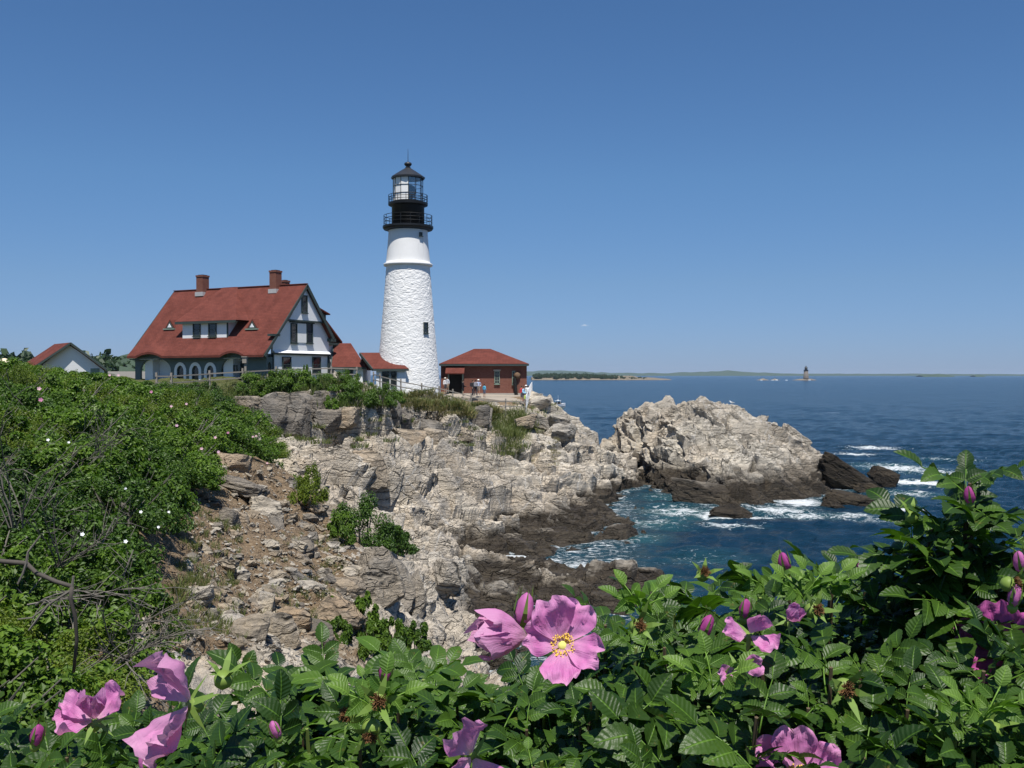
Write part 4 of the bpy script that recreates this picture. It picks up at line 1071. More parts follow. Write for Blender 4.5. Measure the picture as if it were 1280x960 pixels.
# entrance shed
s0, s1 = B(559.5, 470, 112.2).x, B(577.5, 470, 112.2).x; sz = B(570, 467.5, 112.2).z
MB().box((s1 + .0, -1.7, -.8), (s1 + .12, -.42, sz + .15)).build('porch_side', M['palegreen'], sig); k = MB(); k.box((s0, -1.7, -.8), (s0 + .12, -.42, sz + .15)); k.build('porch_side', M['palegreen'], sig)
MB().box((s0 + .13, -.9, -.8), (s1 - .01, -.7, sz)).build('doorway', M['void'], sig)
MB().prism([(s0 - .25, -2.0, sz), (s1 + .25, -2.0, sz), (s1 + .25, -.42, sz + .85), (s0 - .25, -.42, sz + .85)], (0, 0, .12)).build('porch_roof', M['roof'], sig)
a, b = B(618.5, 480, 113.6), B(624.2, 463.5, 113.6)
window(sig, M['palegreen'], ((a.x + b.x) / 2, -.40, a.z), (1, 0, 0), b.x - a.x, b.z - a.z, (0, -1, 0), bars=(2, 4), glass='glass')
MB().box((a.x - .15, -.5, b.z), (b.x + .15, -.39, b.z + .14)).build('lintel', M['concrete'], sig)
a, b = B(640.5, 480.5, 113.6), B(643.5, 463.5, 113.6)
window(sig, M['palegreen'], ((a.x + b.x) / 2, -.40, a.z), (1, 0, 0), b.x - a.x, b.z - a.z, (0, -1, 0), bars=(1, 4))
# horn hood and the slanted open door below it, drawn as a dark tube
h_ = B(647, 468, 112.5); m = MB(); m.lathe([(.62, -.8), (.62, .2), (.5, .5), (.25, .62)], 14); hood = m.build('horn_hood', M['brownwood'], sig, True); hood.location = (h_.x - .05, -.45, h_.z - .1); hood.rotation_euler = (rad(80), 0, rad(20)); hood.scale = (.62, .62, .6)
MB().tube([(h_.x - .35, -.75, h_.z - .4), (h_.x - .1, -.6, -.2)], .2, 8).build('open_door', M['void'], sig)
# ---- small white garage at the far left
gr = empty('garage', (at(88, 470, 112).x, 112, 10.9), 0, 'small white gabled outbuilding with red roof rising behind the green bank', 'outbuilding')
G = lambda px, py, Y: at(px, py, Y) - gr.location
pkp, l_, r_ = G(88.5, 428, 112), G(43, 458, 112), G(133.5, 461, 112)
m = MB(); dv = Vector((-4.6, 6, 0.0))
m.prism([pkp, r_, r_ + dv, pkp + dv], (0, 0, -.18)); m.prism([pkp, pkp + dv, l_ + dv, l_], (0, 0, -.18)); m.build('roof', M['roof'], gr)
inn = Vector((-.6, .55, -.2))
m = MB(); m.prism([pkp + inn, Vector((l_.x + .5, l_.y + .95, l_.z - .15)) + Vector((-.4, 0, 0)), Vector((l_.x + .1, l_.y + .95, -1.5)), Vector((r_.x - .7, r_.y + .95, -1.5)), Vector((r_.x - .7, r_.y + .95, r_.z + .1))], (-.25, .25, 0)); m.build('wall', M['clapboard'], gr)
MB().beam(pkp + Vector((0, -.03, -.1)), r_ + Vector((0, -.03, -.1)), .12, .22).build('rake_board', M['green'], gr); m = MB(); m.beam(pkp + Vector((0, -.03, -.1)), l_ + Vector((0, -.03, -.1)), .12, .22); m.build('rake_board', M['green'], gr)
m = MB(); a, b = G(108, 470, 112.4), G(122, 460.5, 112.4); m.box((a.x, .8, -.6), (b.x, .9, b.z)); m.build('door', M['palegreen'], gr)
# cream dome on a post behind the bank
dm = empty('domed_post', at(5.5, 454, 60), 0, 'cream domed cap on a post showing above the left bank', 'lamp')
MB().lathe([(.30, -.15), (.31, 0), (.28, .14), (.20, .24), (.08, .29), (.0, .3)], 20).build('dome', M['cream'], dm, True); MB().tube([(0, 0, -2.6), (0, 0, -.14)], .09, 8).build('post', M['wood'], dm)
# ------------------------------------------------------------------ loose stone
def poly_rock(seed, n_planes=11, sub=4, scale=(1, 1, 1), rough=0.02, slab=0.0):
    """angular stone: a sphere cut back to random planes, then slightly weathered"""
    rg = np.random.default_rng(seed)
    bm = bmesh.new(); bmesh.ops.create_icosphere(bm, subdivisions=sub, radius=1.0)
    V = np.array([v.co[:] for v in bm.verts]); Fc = np.array([[v.index for v in f.verts] for f in bm.faces]); bm.free()
    N = rg.normal(size=(n_planes, 3)); N /= np.linalg.norm(N, axis=1)[:, None]; d = rg.uniform(0.55, 0.95, n_planes)
    N = np.concatenate([N, np.eye(3), -np.eye(3)]); N += rg.normal(0, .12, N.shape); N /= np.linalg.norm(N, axis=1)[:, None]; d = np.concatenate([d, rg.uniform(.7, .9, 6)])
    k = V @ N.T; k = np.where(k > 1e-3, d[None, :] / np.maximum(k, 1e-3), 9)
    r = k.min(1); V = V * r[:, None]
    f, e, _ = facets(V * np.array([2.0, 3.0, 4.5]) + seed, seed % 97, .8)
    V *= (1 + rough * 2.5 * f * sstep(0, .2, e) + rough * fbm(V * 6 + seed, 3, seed % 50))[:, None]
    return V * np.array(scale), Fc
ROCKS = {}
def rock_mesh(kind, i):
    key = (kind, i)
    if key not in ROCKS:
        V, Fc = poly_rock(100 + i, 10 + i % 5, 3, (1, .8 + .05 * (i % 4), .55 + .06 * (i % 5)), .03)
        ROCKS[key] = mesh_np('stone', V, Fc, M[kind], False)
    return ROCKS[key]
def big_rock(name, label, px, py, Y, size, seed, mat, rot=(0, 0, 0), cat='rock', planes=11, sink=0.0, group=None, sub=5, rough=.022):
    V, Fc = poly_rock(seed, planes, sub, size, rough)
    p = at(px, py, Y)
    o = link(name, mesh_np(name, V, Fc, M[mat], False), None, (p.x, p.y, p.z - sink), rot)
    return tag(o, label, cat, group)
# rocks standing in the sea beside the islet
big_rock('rock', 'dark wet slab of rock leaning against the right end of the islet', 1052, 597, 104.5, (4.2, 2.0, 1.75), 301, 'wet_rock', (0, rad(32), rad(8)))
big_rock('rock', 'dark blocky rock standing last in the sea right of the islet', 1101, 601, 107, (1.75, 1.4, 1.9), 302, 'wet_rock', (0, rad(28), 0))
big_rock('rock', 'low dark tilted rock with a pale edge in the surf before the islet', 1068, 629, 91.5, (3.4, 1.5, 1.05), 303, 'wet_rock', (rad(5), rad(14), rad(-12)))
big_rock('rock', 'brown pointed rock at the left end of the low tilted rock', 1043, 634, 89.8, (1.4, 1.0, .75), 304, 'wet_rock', (0, rad(35), 0))
big_rock('rock', 'small round black rock alone in the water before the islet', 915, 644, 84.5, (2.1, 1.0, .85), 305, 'wet_rock', (0, rad(4), 0))
big_rock('rock', 'low brown rock beneath the dark leaning slab', 1085, 612, 100, (1.6, 1.1, .8), 309, 'wet_rock', (0, rad(20), 0))
big_rock('rock', 'upright fin of rock on the right shoulder of the islet', 991, 551, 109.5, (2.1, .9, 1.3), 306, 'islet', (0, rad(38), 0))
big_rock('rock', 'brown rounded boulder at the waterline below the islet face', 878, 624, 93.5, (3.3, 2.0, 1.9), 307, 'islet', (0, rad(14), 0))
# slabs of the near outcrop
for (lab, px, py, Y, size, seed, mat, rot) in (
    ('tall tilted grey slab at the left of the near outcrop', 470, 738, 31.5, (.95, .9, 1.15), 311, 'slab', (rad(-20), rad(30), rad(20))),
    ('broad pale slab sloping down in the middle of the near outcrop', 500, 745, 32.0, (.85, .8, 1.45), 312, 'slab', (rad(-25), rad(18), rad(-10))),
    ('narrow pale slab at the right edge of the near outcrop', 524, 752, 32.3, (.42, .7, 1.25), 313, 'slab', (rad(-22), rad(8), rad(5))),
    ('dark faced block jutting from the left end of the near outcrop', 435, 738, 30.3, (.72, .6, .55), 314, 'boulder', (rad(10), rad(12), rad(35))),
    ('chalk white block with a shaded side on the shore beyond the outcrop', 559, 722, 41.0, (.78, .8, 1.05), 315, 'pale_boulder', (rad(-8), rad(12), rad(20))),
    ('small white block below the chalk white one', 567, 745, 39.8, (.42, .5, .42), 316, 'pale_boulder', (0, rad(18), rad(40))),
    ('long grey block with a flat top under the creeping green plants', 425, 772, 25.2, (.85, .6, .36), 317, 'boulder', (rad(6), rad(12), rad(-10))),
    ('grey rounded block at the lower edge of the earth bank', 372, 782, 22.8, (.52, .5, .48), 318, 'boulder', (0, rad(-10), 0)),
    ('grey upright block with a dark hollow beside it', 305, 800, 19.2, (.45, .5, .62), 319, 'boulder', (rad(-10), rad(14), rad(10))),
    ('brown grey block beneath the white stone', 340, 795, 21.3, (.42, .4, .5), 320, 'boulder', (0, rad(-14), rad(30))),
    ('pale pointed stone lying in the middle of the earth bank', 329, 757, 22.9, (.30, .32, .44), 321, 'pale_boulder', (rad(-15), rad(16), rad(15))),
    ('large pale angular boulder throwing a shadow on the earth bank', 334, 640, 34.0, (.78, .7, .55), 322, 'pale_boulder', (0, rad(16), rad(12))),
    ('dark grey boulder leaning beside a paler one on the bank', 285, 655, 32.0, (.42, .4, .5), 323, 'dark_boulder', (0, rad(20), 0)),
    ('mid grey boulder next to the dark one on the bank', 300, 652, 32.3, (.36, .4, .5), 324, 'boulder', (0, rad(-16), 0)),
    ('brown boulder at the top edge of the earth bank under the shrubs', 282, 585, 42.3, (.95, .7, .62), 325, 'boulder', (0, rad(6), 0)),
    ('wide flat grey rock lying below the top of the bank', 298, 610, 38.5, (1.3, .8, .36), 326, 'dark_boulder', (0, rad(12), rad(-10))),
    ('tan broken block half way down right side of the bank', 372, 686, 29.9, (.36, .3, .24), 327, 'pale_boulder', (0, rad(28), 0)),
    ('rust coloured split block beside the green bush', 414, 640, 37.0, (.85, .6, .42), 328, 'boulder', (0, rad(10), rad(30))),
    ('flat tan stone standing on edge above the outcrop', 404, 722, 29.0, (.22, .12, .22), 329, 'pale_boulder', (rad(20), rad(30), 0)),
):
    q_ = on_shore(px, py, 12); px, py, Y = 640 + q_.x / q_.y * F, 468 + (CAMZ - q_.z) / q_.y * F, q_.y - .3 * max(size)
    big_rock('boulder', lab, px, py, Y, size, seed, mat, rot, 'boulder', 9, sub=4)
# big blocks of the outcrop below the fence
blk = ((325, 522, 77, (1.5, 1.2, 1.5), 'dark'), (346, 526, 76, (1.2, 1.2, 1.9), 'dark'), (365, 522, 76, (1.3, 1.3, 2.0), 'dark'), (386, 520, 77, (1.2, 1.2, 1.8), 'dark'), (306, 508, 79, (1.3, 1, .9), 'boulder'), (362, 499, 80, (1.2, 1, .7), 'boulder'), (398, 510, 79, (1.0, 1.0, .9), 'dark'), (342, 506, 79, (1.0, 1, .6), 'boulder'), (376, 497, 80.5, (1.0, .9, .6), 'boulder'), (403, 497, 80.5, (.95, .9, .65), 'dark'), (412, 527, 76.5, (1.3, 1.2, 1.2), 'dark'), (430, 523, 77.5, (1.3, 1.1, 1.0), 'boulder'),
       (490, 520, 84, (.9, 1.0, 1.7), 'dark'), (502, 528, 83, (.9, .9, 1.2), 'dark'), (530, 541, 84, (1.5, 1.1, 1.3), 'dark'), (457, 585, 69, (1.5, 1.1, 1.2), 'boulder'), (590, 529, 92, (1.9, 1.2, 1.9), 'dark'), (604, 527, 93, (1.0, .9, 1.7), 'dark'), (545, 548, 85, (1.2, 1, .9), 'boulder'), (575, 540, 89, (1.3, 1, .8), 'boulder'), (515, 548, 80, (1.4, 1, .8), 'boulder'), (676, 504, 110.5, (1.5, 1.2, .9), 'pale'), (700, 527, 106.5, (1.6, 1.4, .9), 'pale'), (655, 530, 101.5, (1.1, 1, .8), 'boulder'), (672, 524, 104.5, (1.3, 1.1, .9), 'pale'), (704, 540, 103.5, (1.6, 1.4, 1.0), 'pale'))
for k, (px, py, Y, size, m_) in enumerate(blk):
    mt = {'dark': 'dark_boulder', 'boulder': 'boulder', 'pale': 'pale_boulder'}[m_]  # dark blocks: shade of upright faces is put into the stone colour
    wh = 'below the grass under the house' if px < 420 else 'on the cliff between house and tower' if px < 560 else 'under the lower end of the rail fence' if px < 640 else 'beside the white fence at the point'
    q_ = on_shore(px, py + 4, 40); Y = q_.y - .25 * size[1]
    big_rock('rock_block', {'dark': 'jointed outcrop block dark with painted shade ', 'boulder': 'grey weathered block of the outcrop ', 'pale': 'pale rounded rock of the outcrop '}[m_] + wh, px, py, Y, size, 340 + k, mt, (rad(random.uniform(-8, 8)), rad(random.uniform(-4, 12)), rad(random.uniform(-25, 25))), 'rock', 8, group='jointed blocks of the cliff outcrop', sub=4, rough=.015)
# stones scattered over the earth bank: individuals
rs = np.random.default_rng(21)
n_st = 0; tries = 0
while n_st < 170 and tries < 3000:
    tries += 1
    px, py = rs.uniform(215, 440), rs.uniform(585, 815)
    p = on_shore(px, py, 12)
    if p.y > 60 or p.y < 13: continue
    lo, hi = (240 - (py - 600) * .05, 330 + (py - 590) * .75)
    if px < lo or px > hi + 42: continue
    s = float(np.exp(rs.normal(-1.6, .62))) * (0.6 + p.y / 45)
    s = min(s, .5)
    kind = ['boulder', 'boulder', 'pale_boulder', 'dark_boulder'][rs.integers(4)]
    o = link('stone', rock_mesh(kind, int(rs.integers(8))), None, (p.x, p.y, p.z - .12 * s), tuple(rs.uniform(-.5, .5, 2)) + (float(rs.uniform(0, 6.3)),), (s, s, s * float(rs.uniform(.6, 1))))
    up_ = 'near the top of the earth bank' if py < 650 else 'half way down the earth bank' if py < 730 else 'low on the earth bank'
    tag(o, {'boulder': 'grey brown', 'pale_boulder': 'pale buff', 'dark_boulder': 'dark grey'}[kind] + ' loose broken stone lying ' + up_, 'stone', 'loose stones on the earth bank')
    n_st += 1
# chips and gravel: one mass
V_, F_ = [], []; base = 0
cv, cf = poly_rock(77, 6, 1, (1, .7, .4), 0.0)
for k in range(2300):
    px, py = rs.uniform(205, 450), rs.uniform(580, 840)
    p = on_shore(px, py, 12)
    if p.y > 60: continue
    if px < 240 - (py - 600) * .05 or px > 378 + (py - 590) * .75: continue
    s = float(np.exp(rs.normal(-3.05, .45))) * (.55 + p.y / 40)
    a = rs.uniform(0, 6.3); ti = rs.normal(0, .5, 2)
    Rm = np.array(Matrix.Rotation(a, 3, 'Z') @ Matrix.Rotation(ti[0], 3, 'X') @ Matrix.Rotation(ti[1], 3, 'Y'))
    V_.append(cv @ Rm.T * s + np.array(p) + [0, 0, .2 * s]); F_.append(cf + base); base += len(cv)
tag(link('stone_chips', mesh_np('stone_chips', np.concatenate(V_), np.concatenate(F_), M['pale_boulder'])), kind='stuff')

# ------------------------------------------------------------------ shrubs, bushes and grass
def leaf_cloud(n, seed, rx=1.0, rz=1.0, leaf=0.035, clumps=24, spread=.23, aspect=.62, lobes=True):
    """n folded leaves gathered in clumps on an uneven dome of radius about 1 (z from 0 up)"""
    rg = np.random.default_rng(seed)
    d = rg.normal(size=(clumps, 3)); d[:, 2] = np.abs(d[:, 2]) * .9 + .05; d /= np.linalg.norm(d, axis=1)[:, None]
    rr = rg.uniform(.45, 1.0, clumps) ** .6
    C = d * rr[:, None] * np.array([rx, rx, rz]); cs = rg.uniform(.55, 1.35, clumps) * spread
    k = rg.integers(0, clumps, n)
    off = rg.normal(size=(n, 3)); off /= np.linalg.norm(off, axis=1)[:, None]; off *= (rg.uniform(0, 1, n) ** .45)[:, None]
    P = C[k] + off * cs[k][:, None] * np.array([1, 1, .85])
    P[:, 2] = np.where(P[:, 2] < .02, rg.uniform(.02, .3, n), P[:, 2])
    nrm = off * .9 + C[k] * .35 / max(rx, .1) + np.array([0, 0, .55]) + rg.normal(0, .45, (n, 3)); nrm /= np.linalg.norm(nrm, axis=1)[:, None]
    t = np.cross(nrm, rg.normal(size=(n, 3))); t /= np.linalg.norm(t, axis=1)[:, None]; b = np.cross(nrm, t)
    L = leaf * rg.uniform(.65, 1.35, n)[:, None]; Wd = L * aspect * .5
    v0 = P - t * L * .5; v2 = P + t * L * .5 - nrm * L * .12; v1 = P + b * Wd + nrm * L * .10; v3 = P - b * Wd + nrm * L * .10
    V = np.stack([v0, v1, v2, v3], 1).reshape(-1, 3)
    i = np.arange(n) * 4
    Fc = np.concatenate([np.stack([i, i + 1, i + 2], 1), np.stack([i, i + 2, i + 3], 1)])
    return V, Fc
CLOUD = {}
def cloud_mesh(mat, i, n, leaf, **k):
    key = (mat, i, n, leaf)
    if key not in CLOUD:
        V, Fc = leaf_cloud(n, 500 + i * 7 + n % 13, leaf=leaf, **k)
        CLOUD[key] = mesh_np('foliage', V, Fc, M[mat])
    return CLOUD[key]
STEMS = []
for i in range(3):
    m = MB(); rg = random.Random(i)
    for k in range(9):
        a = rg.uniform(0, 6.3); r = rg.uniform(.3, .8); h = rg.uniform(.5, .95)
        m.tube([(0.06 * math.cos(a), .06 * math.sin(a), -.3), (r * .45 * math.cos(a), r * .45 * math.sin(a), h * .5), (r * math.cos(a + .3), r * math.sin(a + .3), h)], [.022, .015, .006], 4)
    STEMS.append(m.mesh('stem', M['bark']))
SHRUBS = []
def shrub(x, y, z, r, h, mat, i, label, group=None, n=5200, leaf=.05, cat='shrub', rz=None, name='shrub'):
    o = empty(name, (x, y, z), random.uniform(0, 6.3) if rz is None else rz, label, cat, group)
    o.scale = (r, r, h)
    f = link('foliage', cloud_mesh(mat, i, n, leaf), o); f['kind'] = 'stuff'
    link('stem', STEMS[i % 3], o)
    SHRUBS.append(o)
    return o
# the left bank: rose and bayberry scrub
rs = random.Random(11)
EDGE = [(5, -3.3), (8, -3.9), (10.5, -4.7), (14, -5.7), (19, -7.4), (24, -8.6), (28, -9.9), (33, -10.6), (38, -11.8), (42, -12.6), (46, -12.2), (50, -12.0), (56, -13.5), (66, -17.5)]
def edge_x(y):
    for (a, xa), (b, xb) in zip(EDGE, EDGE[1:]):
        if a <= y <= b: return xa + (xb - xa) * (y - a) / (b - a)
    return -4
y = 6.0
bank = []
while y < 66:
    r0 = 0.62 + y * .0145
    x = edge_x(y) - r0 * .5
    while x > -0.525 * y - .9:
        bank.append((x + rs.uniform(-.25, .25), y + rs.uniform(-.3, .3), r0 * rs.uniform(.85, 1.3)))
        x -= r0 * rs.uniform(1.05, 1.45)
    y += r0 * 1.15
kinds = ['leafA', 'leafA', 'leafC', 'leafB', 'leafC', 'leafA']
nm = {'leafA': 'bright green broad leaved', 'leafB': 'dark green dense', 'leafC': 'yellow green fine leaved'}
LIMIT = lambda x, y: 12.0 + (12 if False else 0)
for (x, y, r) in bank:
    v = vnoise(np.array([[x * .28, y * .28, 3.0]]), 77)[0]
    mt = 'leafB' if v < -.28 else 'leafC' if v > .30 else 'leafA'
    z = ground(x, y) - .12
    h = r * rs.uniform(.62, 1.3) + .10
    # the crest of the bank lies just above eye level
    top = 12.0 + (468 - (452 + max(0, (640 + x / y * F)) * .15)) * y / F
    h = max(.35, min(h, top - z + .05))
    px = 640 + x / y * F
    where = 'on bank crest' if z > 10.1 else 'over earth bank' if x > edge_x(y) - 1.2 else 'on bank face'
    where += ' at its left edge' if px < 40 else ' below the small outbuilding' if px < 120 else ' right of the small outbuilding' if px < 190 else ' below the house'
    where += ', nearest the viewer' if y < 13 else ', half way' if y < 22 else ', farther half' if y < 38 else ', farthest'
    where = ('small ' if r < .8 else 'wide ') * 0 + where
    leaf = (.070 if mt == 'leafA' else .055 if mt == 'leafB' else .040) / r * (.8 + y / 60)
    leaf = max(.02, round(leaf / .02) * .02)
    shrub(x, y, z, r * 1.15, h, mt, rs.randrange(3), nm[mt] + ' shrub ' + where, 'shrubs covering the left bank', 5600 if mt != 'leafC' else 7500, max(.02, leaf))
def bush_at(px, py, Y, wpx, hpx, mat, label, group=None, n=5200, leafm=.06, i=None, name='bush'):
    """bush whose foot is at the pixel's place on the ground at that depth, sized from the photograph"""
    if Y is None: p = on_shore(px, py, 22); Y = p.y; z = p.z
    else: p = at(px, py, Y); z = ground(p.x, Y)
    r = wpx * .5 * Y / F; h = hpx * Y / F
    z = min(p.z, z + .3) if abs(p.z - z) < 2.5 else p.z
    return shrub(p.x, Y, z - .1, r, h + .1, mat, rs.randrange(3) if i is None else i, label, group, n, max(.02, round(leafm / r / .02) * .02), 'bush', name=name)
bush_at(383, 634, None, 46, 48, 'leafC', 'small rounded yellow green bush on the rock above the big green bush', leafm=.05)
bush_at(455, 684, None, 96, 58, 'leafB', 'large dark green bush spreading over the bare ledge', n=11000, leafm=.10)
bush_at(492, 690, None, 50, 34, 'leafB', 'low dark green bush at the right of the large bush on the ledge', n=5200, leafm=.09)
bush_at(424, 678, None, 44, 36, 'leafA', 'light green bush at the left foot of the large bush on the ledge', n=5200, leafm=.08)
for (px, py, Y, w, h, m_) in ((455, 800, 26, 46, 52, 'leafA'), (488, 806, 27, 44, 40, 'leafA'), (420, 800, 25, 40, 34, 'leafA'), (520, 805, 27.5, 40, 32, 'leafA'), (412, 765, 26, 26, 16, 'leafA'), (470, 815, 25, 46, 34, 'leafA')):
    bush_at(px, py, Y, w, h, m_, 'light green creeping plant in the clefts of the near outcrop', 'creeping plants on the near outcrop', 3000, .09, name='creeper')
# scrub along the fence under the house
hedge = ((240, 494, 76, 36, 20, 'leafB'), (262, 492, 78, 36, 24, 'leafB'), (284, 492, 79, 36, 22, 'leafB'), (306, 494, 81, 34, 18, 'leafB'), (230, 490, 79, 30, 12, 'leafA'), (205, 490, 74, 40, 12, 'leafB'), (332, 494, 82, 36, 22, 'leafA'), (352, 492, 82, 40, 30, 'leafA'), (374, 492, 82, 42, 32, 'leafA'), (398, 494, 83, 42, 30, 'leafA'), (420, 500, 83, 42, 30, 'leafA'), (440, 506, 83, 42, 36, 'leafA'), (456, 504, 84, 36, 34, 'leafA'), (430, 490, 86, 40, 22, 'leafA'), (408, 484, 87, 40, 20, 'leafA'), (470, 512, 84.5, 34, 24, 'leafA'), (446, 512, 82, 36, 18, 'leafC'), (345, 500, 80, 34, 14, 'leafC'), (385, 502, 81, 38, 14, 'leafC'), (300, 500, 78, 36, 14, 'leafC'), (222, 494, 68, 40, 18, 'leafB'), (382, 478, 87, 13, 30, 'leafB'))
for k, (px, py, Y, w, h, m_) in enumerate(hedge):
    lab = 'upright narrow dark shrub rising before the house gable' if k == len(hedge) - 1 else nm[m_] + ' bush along the rail fence ' + ('below the house porch' if px < 340 else 'below the house gable' if px < 425 else 'below the small wing')
    bush_at(px, py, Y, w, h * .95, m_, lab, None if k == len(hedge) - 1 else 'bushes along the rail fence', 4200, .12)
for (px, py, w, h) in ((318, 500, 44, 26), (340, 503, 40, 26), (440, 512, 50, 30), (462, 512, 44, 28), (425, 503, 44, 26), (478, 508, 36, 20), (404, 494, 44, 24), (375, 492, 44, 24), (352, 494, 44, 26), (412, 520, 22, 14), (340, 515, 20, 12)):
    bush_at(px, py, None, w, h, 'leafA', 'bright green bush on the cliff edge ' + ('below the tall boxed post' if px < 330 else 'left of the house gable' if px < 346 else 'under the left corner of the gable' if px < 360 else 'under the gable windows' if px < 390 else 'under the right half of the gable' if px < 410 and py < 500 else 'low in the clefts under the gable' if px < 420 else 'under the end of the house' if px < 435 else 'below the passage between house and wing' if px < 450 else 'below the small wing' if px < 470 else 'where the fence turns down to the tower'), 'bushes on the cliff edge', 5200, .11)
# grass: tufts of blades
def tufts(name, spots, n_per, hgt, seed, mat, wid=.012, spread=.25, label=None):
    rg = np.random.default_rng(seed); Vs, Fs, b = [], [], 0
    for (x, y, z, s) in spots:
        n = n_per
        a = rg.uniform(0, 6.3, n); r = rg.uniform(0, 1, n) ** .6 * spread * s
        P = np.column_stack([x + r * np.cos(a), y + r * np.sin(a), np.full(n, z - .03)])
        h = hgt * s * rg.uniform(.5, 1.2, n); le = rg.normal(0, .35, (n, 2)) + .3 * np.column_stack([np.cos(a), np.sin(a)])
        sd_ = np.column_stack([-np.sin(a + 1), np.cos(a + 1), np.zeros(n)]) * (wid * s * rg.uniform(.6, 1.4, n))[:, None]
        mid = P + np.column_stack([le * .35 * h[:, None], h * .6]); tip = P + np.column_stack([le * h[:, None], h * .95])
        V = np.stack([P - sd_, P + sd_, mid + sd_ * .7, mid - sd_ * .7, tip], 1).reshape(-1, 3)
        i = b + np.arange(n) * 5
        Fs += [np.stack([i, i + 1, i + 2], 1), np.stack([i, i + 2, i + 3], 1), np.stack([i + 3, i + 2, i + 4], 1)]
        Vs.append(V); b += n * 5
    o = link(name, mesh_np(name, np.concatenate(Vs), np.concatenate(Fs), M[mat]))
    return tag(o, kind='stuff')
rg = np.random.default_rng(5)
def spots_px(n, box, y0, s, ok=None):
    out = []
    for _ in range(n * 4):
        px, py = rg.uniform(box[0], box[2]), rg.uniform(box[1], box[3])
        if ok and not ok(px, py): continue
        p = on_shore(px, py, y0)
        if p.y < 130: out.append((p.x, p.y, p.z, s * rg.uniform(.6, 1.4)))
        if len(out) >= n: break
    return out
tufts('grass', spots_px(150, (608, 515, 665, 572), 60, 1.0, lambda x, y: abs(x - 636 + (y - 540) * .1) < 26 - abs(y - 535) * .35), 30, .62, 1, 'grass', .022, .75)
tufts('grass', spots_px(420, (470, 486, 612, 528), 60, 1.0, lambda x, y: 489 + (x - 470) * .2 < y < 508 + (x - 470) * .15), 30, .42, 2, 'drygrass', .025, .8)
tufts('grass', spots_px(260, (480, 490, 612, 524), 60, 1.0, lambda x, y: 490 + (x - 470) * .2 < y < 504 + (x - 470) * .16), 30, .45, 22, 'grass', .025, .8)
tufts('grass', spots_px(260, (220, 486, 480, 512), 50, 1.0), 30, .55, 3, 'grass', .025, .8)
tufts('grass', spots_px(150, (225, 640, 330, 800), 12, .6, lambda x, y: x < 300), 26, .32, 4, 'grass', .010, .16)
tufts('grass', spots_px(110, (330, 660, 430, 800), 12, .6), 24, .30, 6, 'grass', .010, .15)
tufts('grass', spots_px(110, (310, 495, 600, 560), 50, .8), 40, .4, 15, 'grass', .03, .6)
tufts('grass', spots_px(24, (660, 550, 700, 585), 80, .6), 26, .5, 9, 'drygrass', .02, .5)
tufts('grass', spots_px(50, (640, 500, 700, 530), 80, .7), 26, .55, 12, 'grass', .02, .5)
for k, (px, py) in enumerate(((214, 770), (206, 812), (196, 838), (222, 745))):
    p = on_shore(px, py, 9)
    g = tufts('grass_clump', [(p.x, p.y, p.z, 1.0)], 60, .42, 60 + k, 'grass', .012, .12)
    del g['kind']; tag(g, 'spiky dark green grass clump on the shaded rock, ' + ('highest of four' if k == 3 else 'second of four from the top' if k == 0 else 'third of four from the top' if k == 1 else 'lowest of four'), 'grass clump', 'grass clumps on the shaded rock')

# bare branches in the scrub at the left
def bare_shrub(px, py, Y, seed, label, n=7, L=1.6, lean=(0.2, -.2, 1), group='bare dead shrubs in the left bank'):
    rg = random.Random(seed); p = at(px, py, Y)
    o = empty('dead_shrub', p, 0, label, 'dead shrub', group)
    for k in range(n):
        d = Vector((lean[0] + rg.uniform(-.7, .7), lean[1] + rg.uniform(-.5, .3), lean[2] + rg.uniform(-.4, .4))).normalized()
        pts = [Vector((rg.uniform(-.1, .1), 0, -.2))]; m = MB(); ln = L * rg.uniform(.6, 1.2)
        for s in range(6):
            d = (d + Vector((rg.uniform(-.22, .22), rg.uniform(-.22, .22), rg.uniform(-.22, .12)))).normalized(); pts.append(pts[-1] + d * ln / 6)
        m.tube(pts, [.010 * (1 - .12 * q) for q in range(7)], 5)
        for s in range(2, 7):
            for _ in range(2):
                e = (d + Vector((rg.uniform(-1, 1), rg.uniform(-.8, .8), rg.uniform(-.8, .8)))).normalized(); q0 = pts[s]; l2 = rg.uniform(.15, .45)
                m.tube([q0, q0 + e * l2 * .5 + Vector((0, 0, .02)), q0 + e * l2 + Vector((rg.uniform(-.05, .05), 0, rg.uniform(-.05, .1)))], [.0045, .0035, .002], 4)
        m.build('branch', M['bark'], o)
    return o
bare_shrub(20, 640, 12.5, 1, 'grey leafless twigs rising at the left edge of the bank', 9, 1.7, (.25, -.3, 1))
bare_shrub(45, 730, 9.5, 2, 'grey leafless twigs fanning right under the left scrub', 4, 1.1, (.7, -.3, .8))
bare_shrub(75, 690, 13.0, 3, 'leafless twigs in the middle of the left bank', 8, 1.2, (.6, -.3, .9))
bare_shrub(150, 800, 9.5, 4, 'thin bare twigs hanging over the shaded rock', 8, .9, (.6, -.4, .5))
bare_shrub(170, 760, 12.5, 5, 'tangle of bare twigs at the foot of the scrub', 6, 1.0, (.6, -.3, .5))
bare_shrub(120, 560, 19, 6, 'brown dead patch of twigs amid the green bank', 9, 1.0, (.1, -.6, .8))
br = empty('bare_branch', at(0, 700, 6.9), 0, 'thick grey bare branch bending down at the left edge', 'branch')
pts = [at(px, py, Y) - br.location for px, py, Y in ((-20, 698, 7.0), (5, 702, 6.9), (33, 704, 6.8), (45, 716, 6.8), (70, 727, 6.75), (90, 733, 6.7))]
MB().tube(pts, [.017, .017, .016, .016, .015, .014], 8).build('limb', M['darkbark'], br, True)
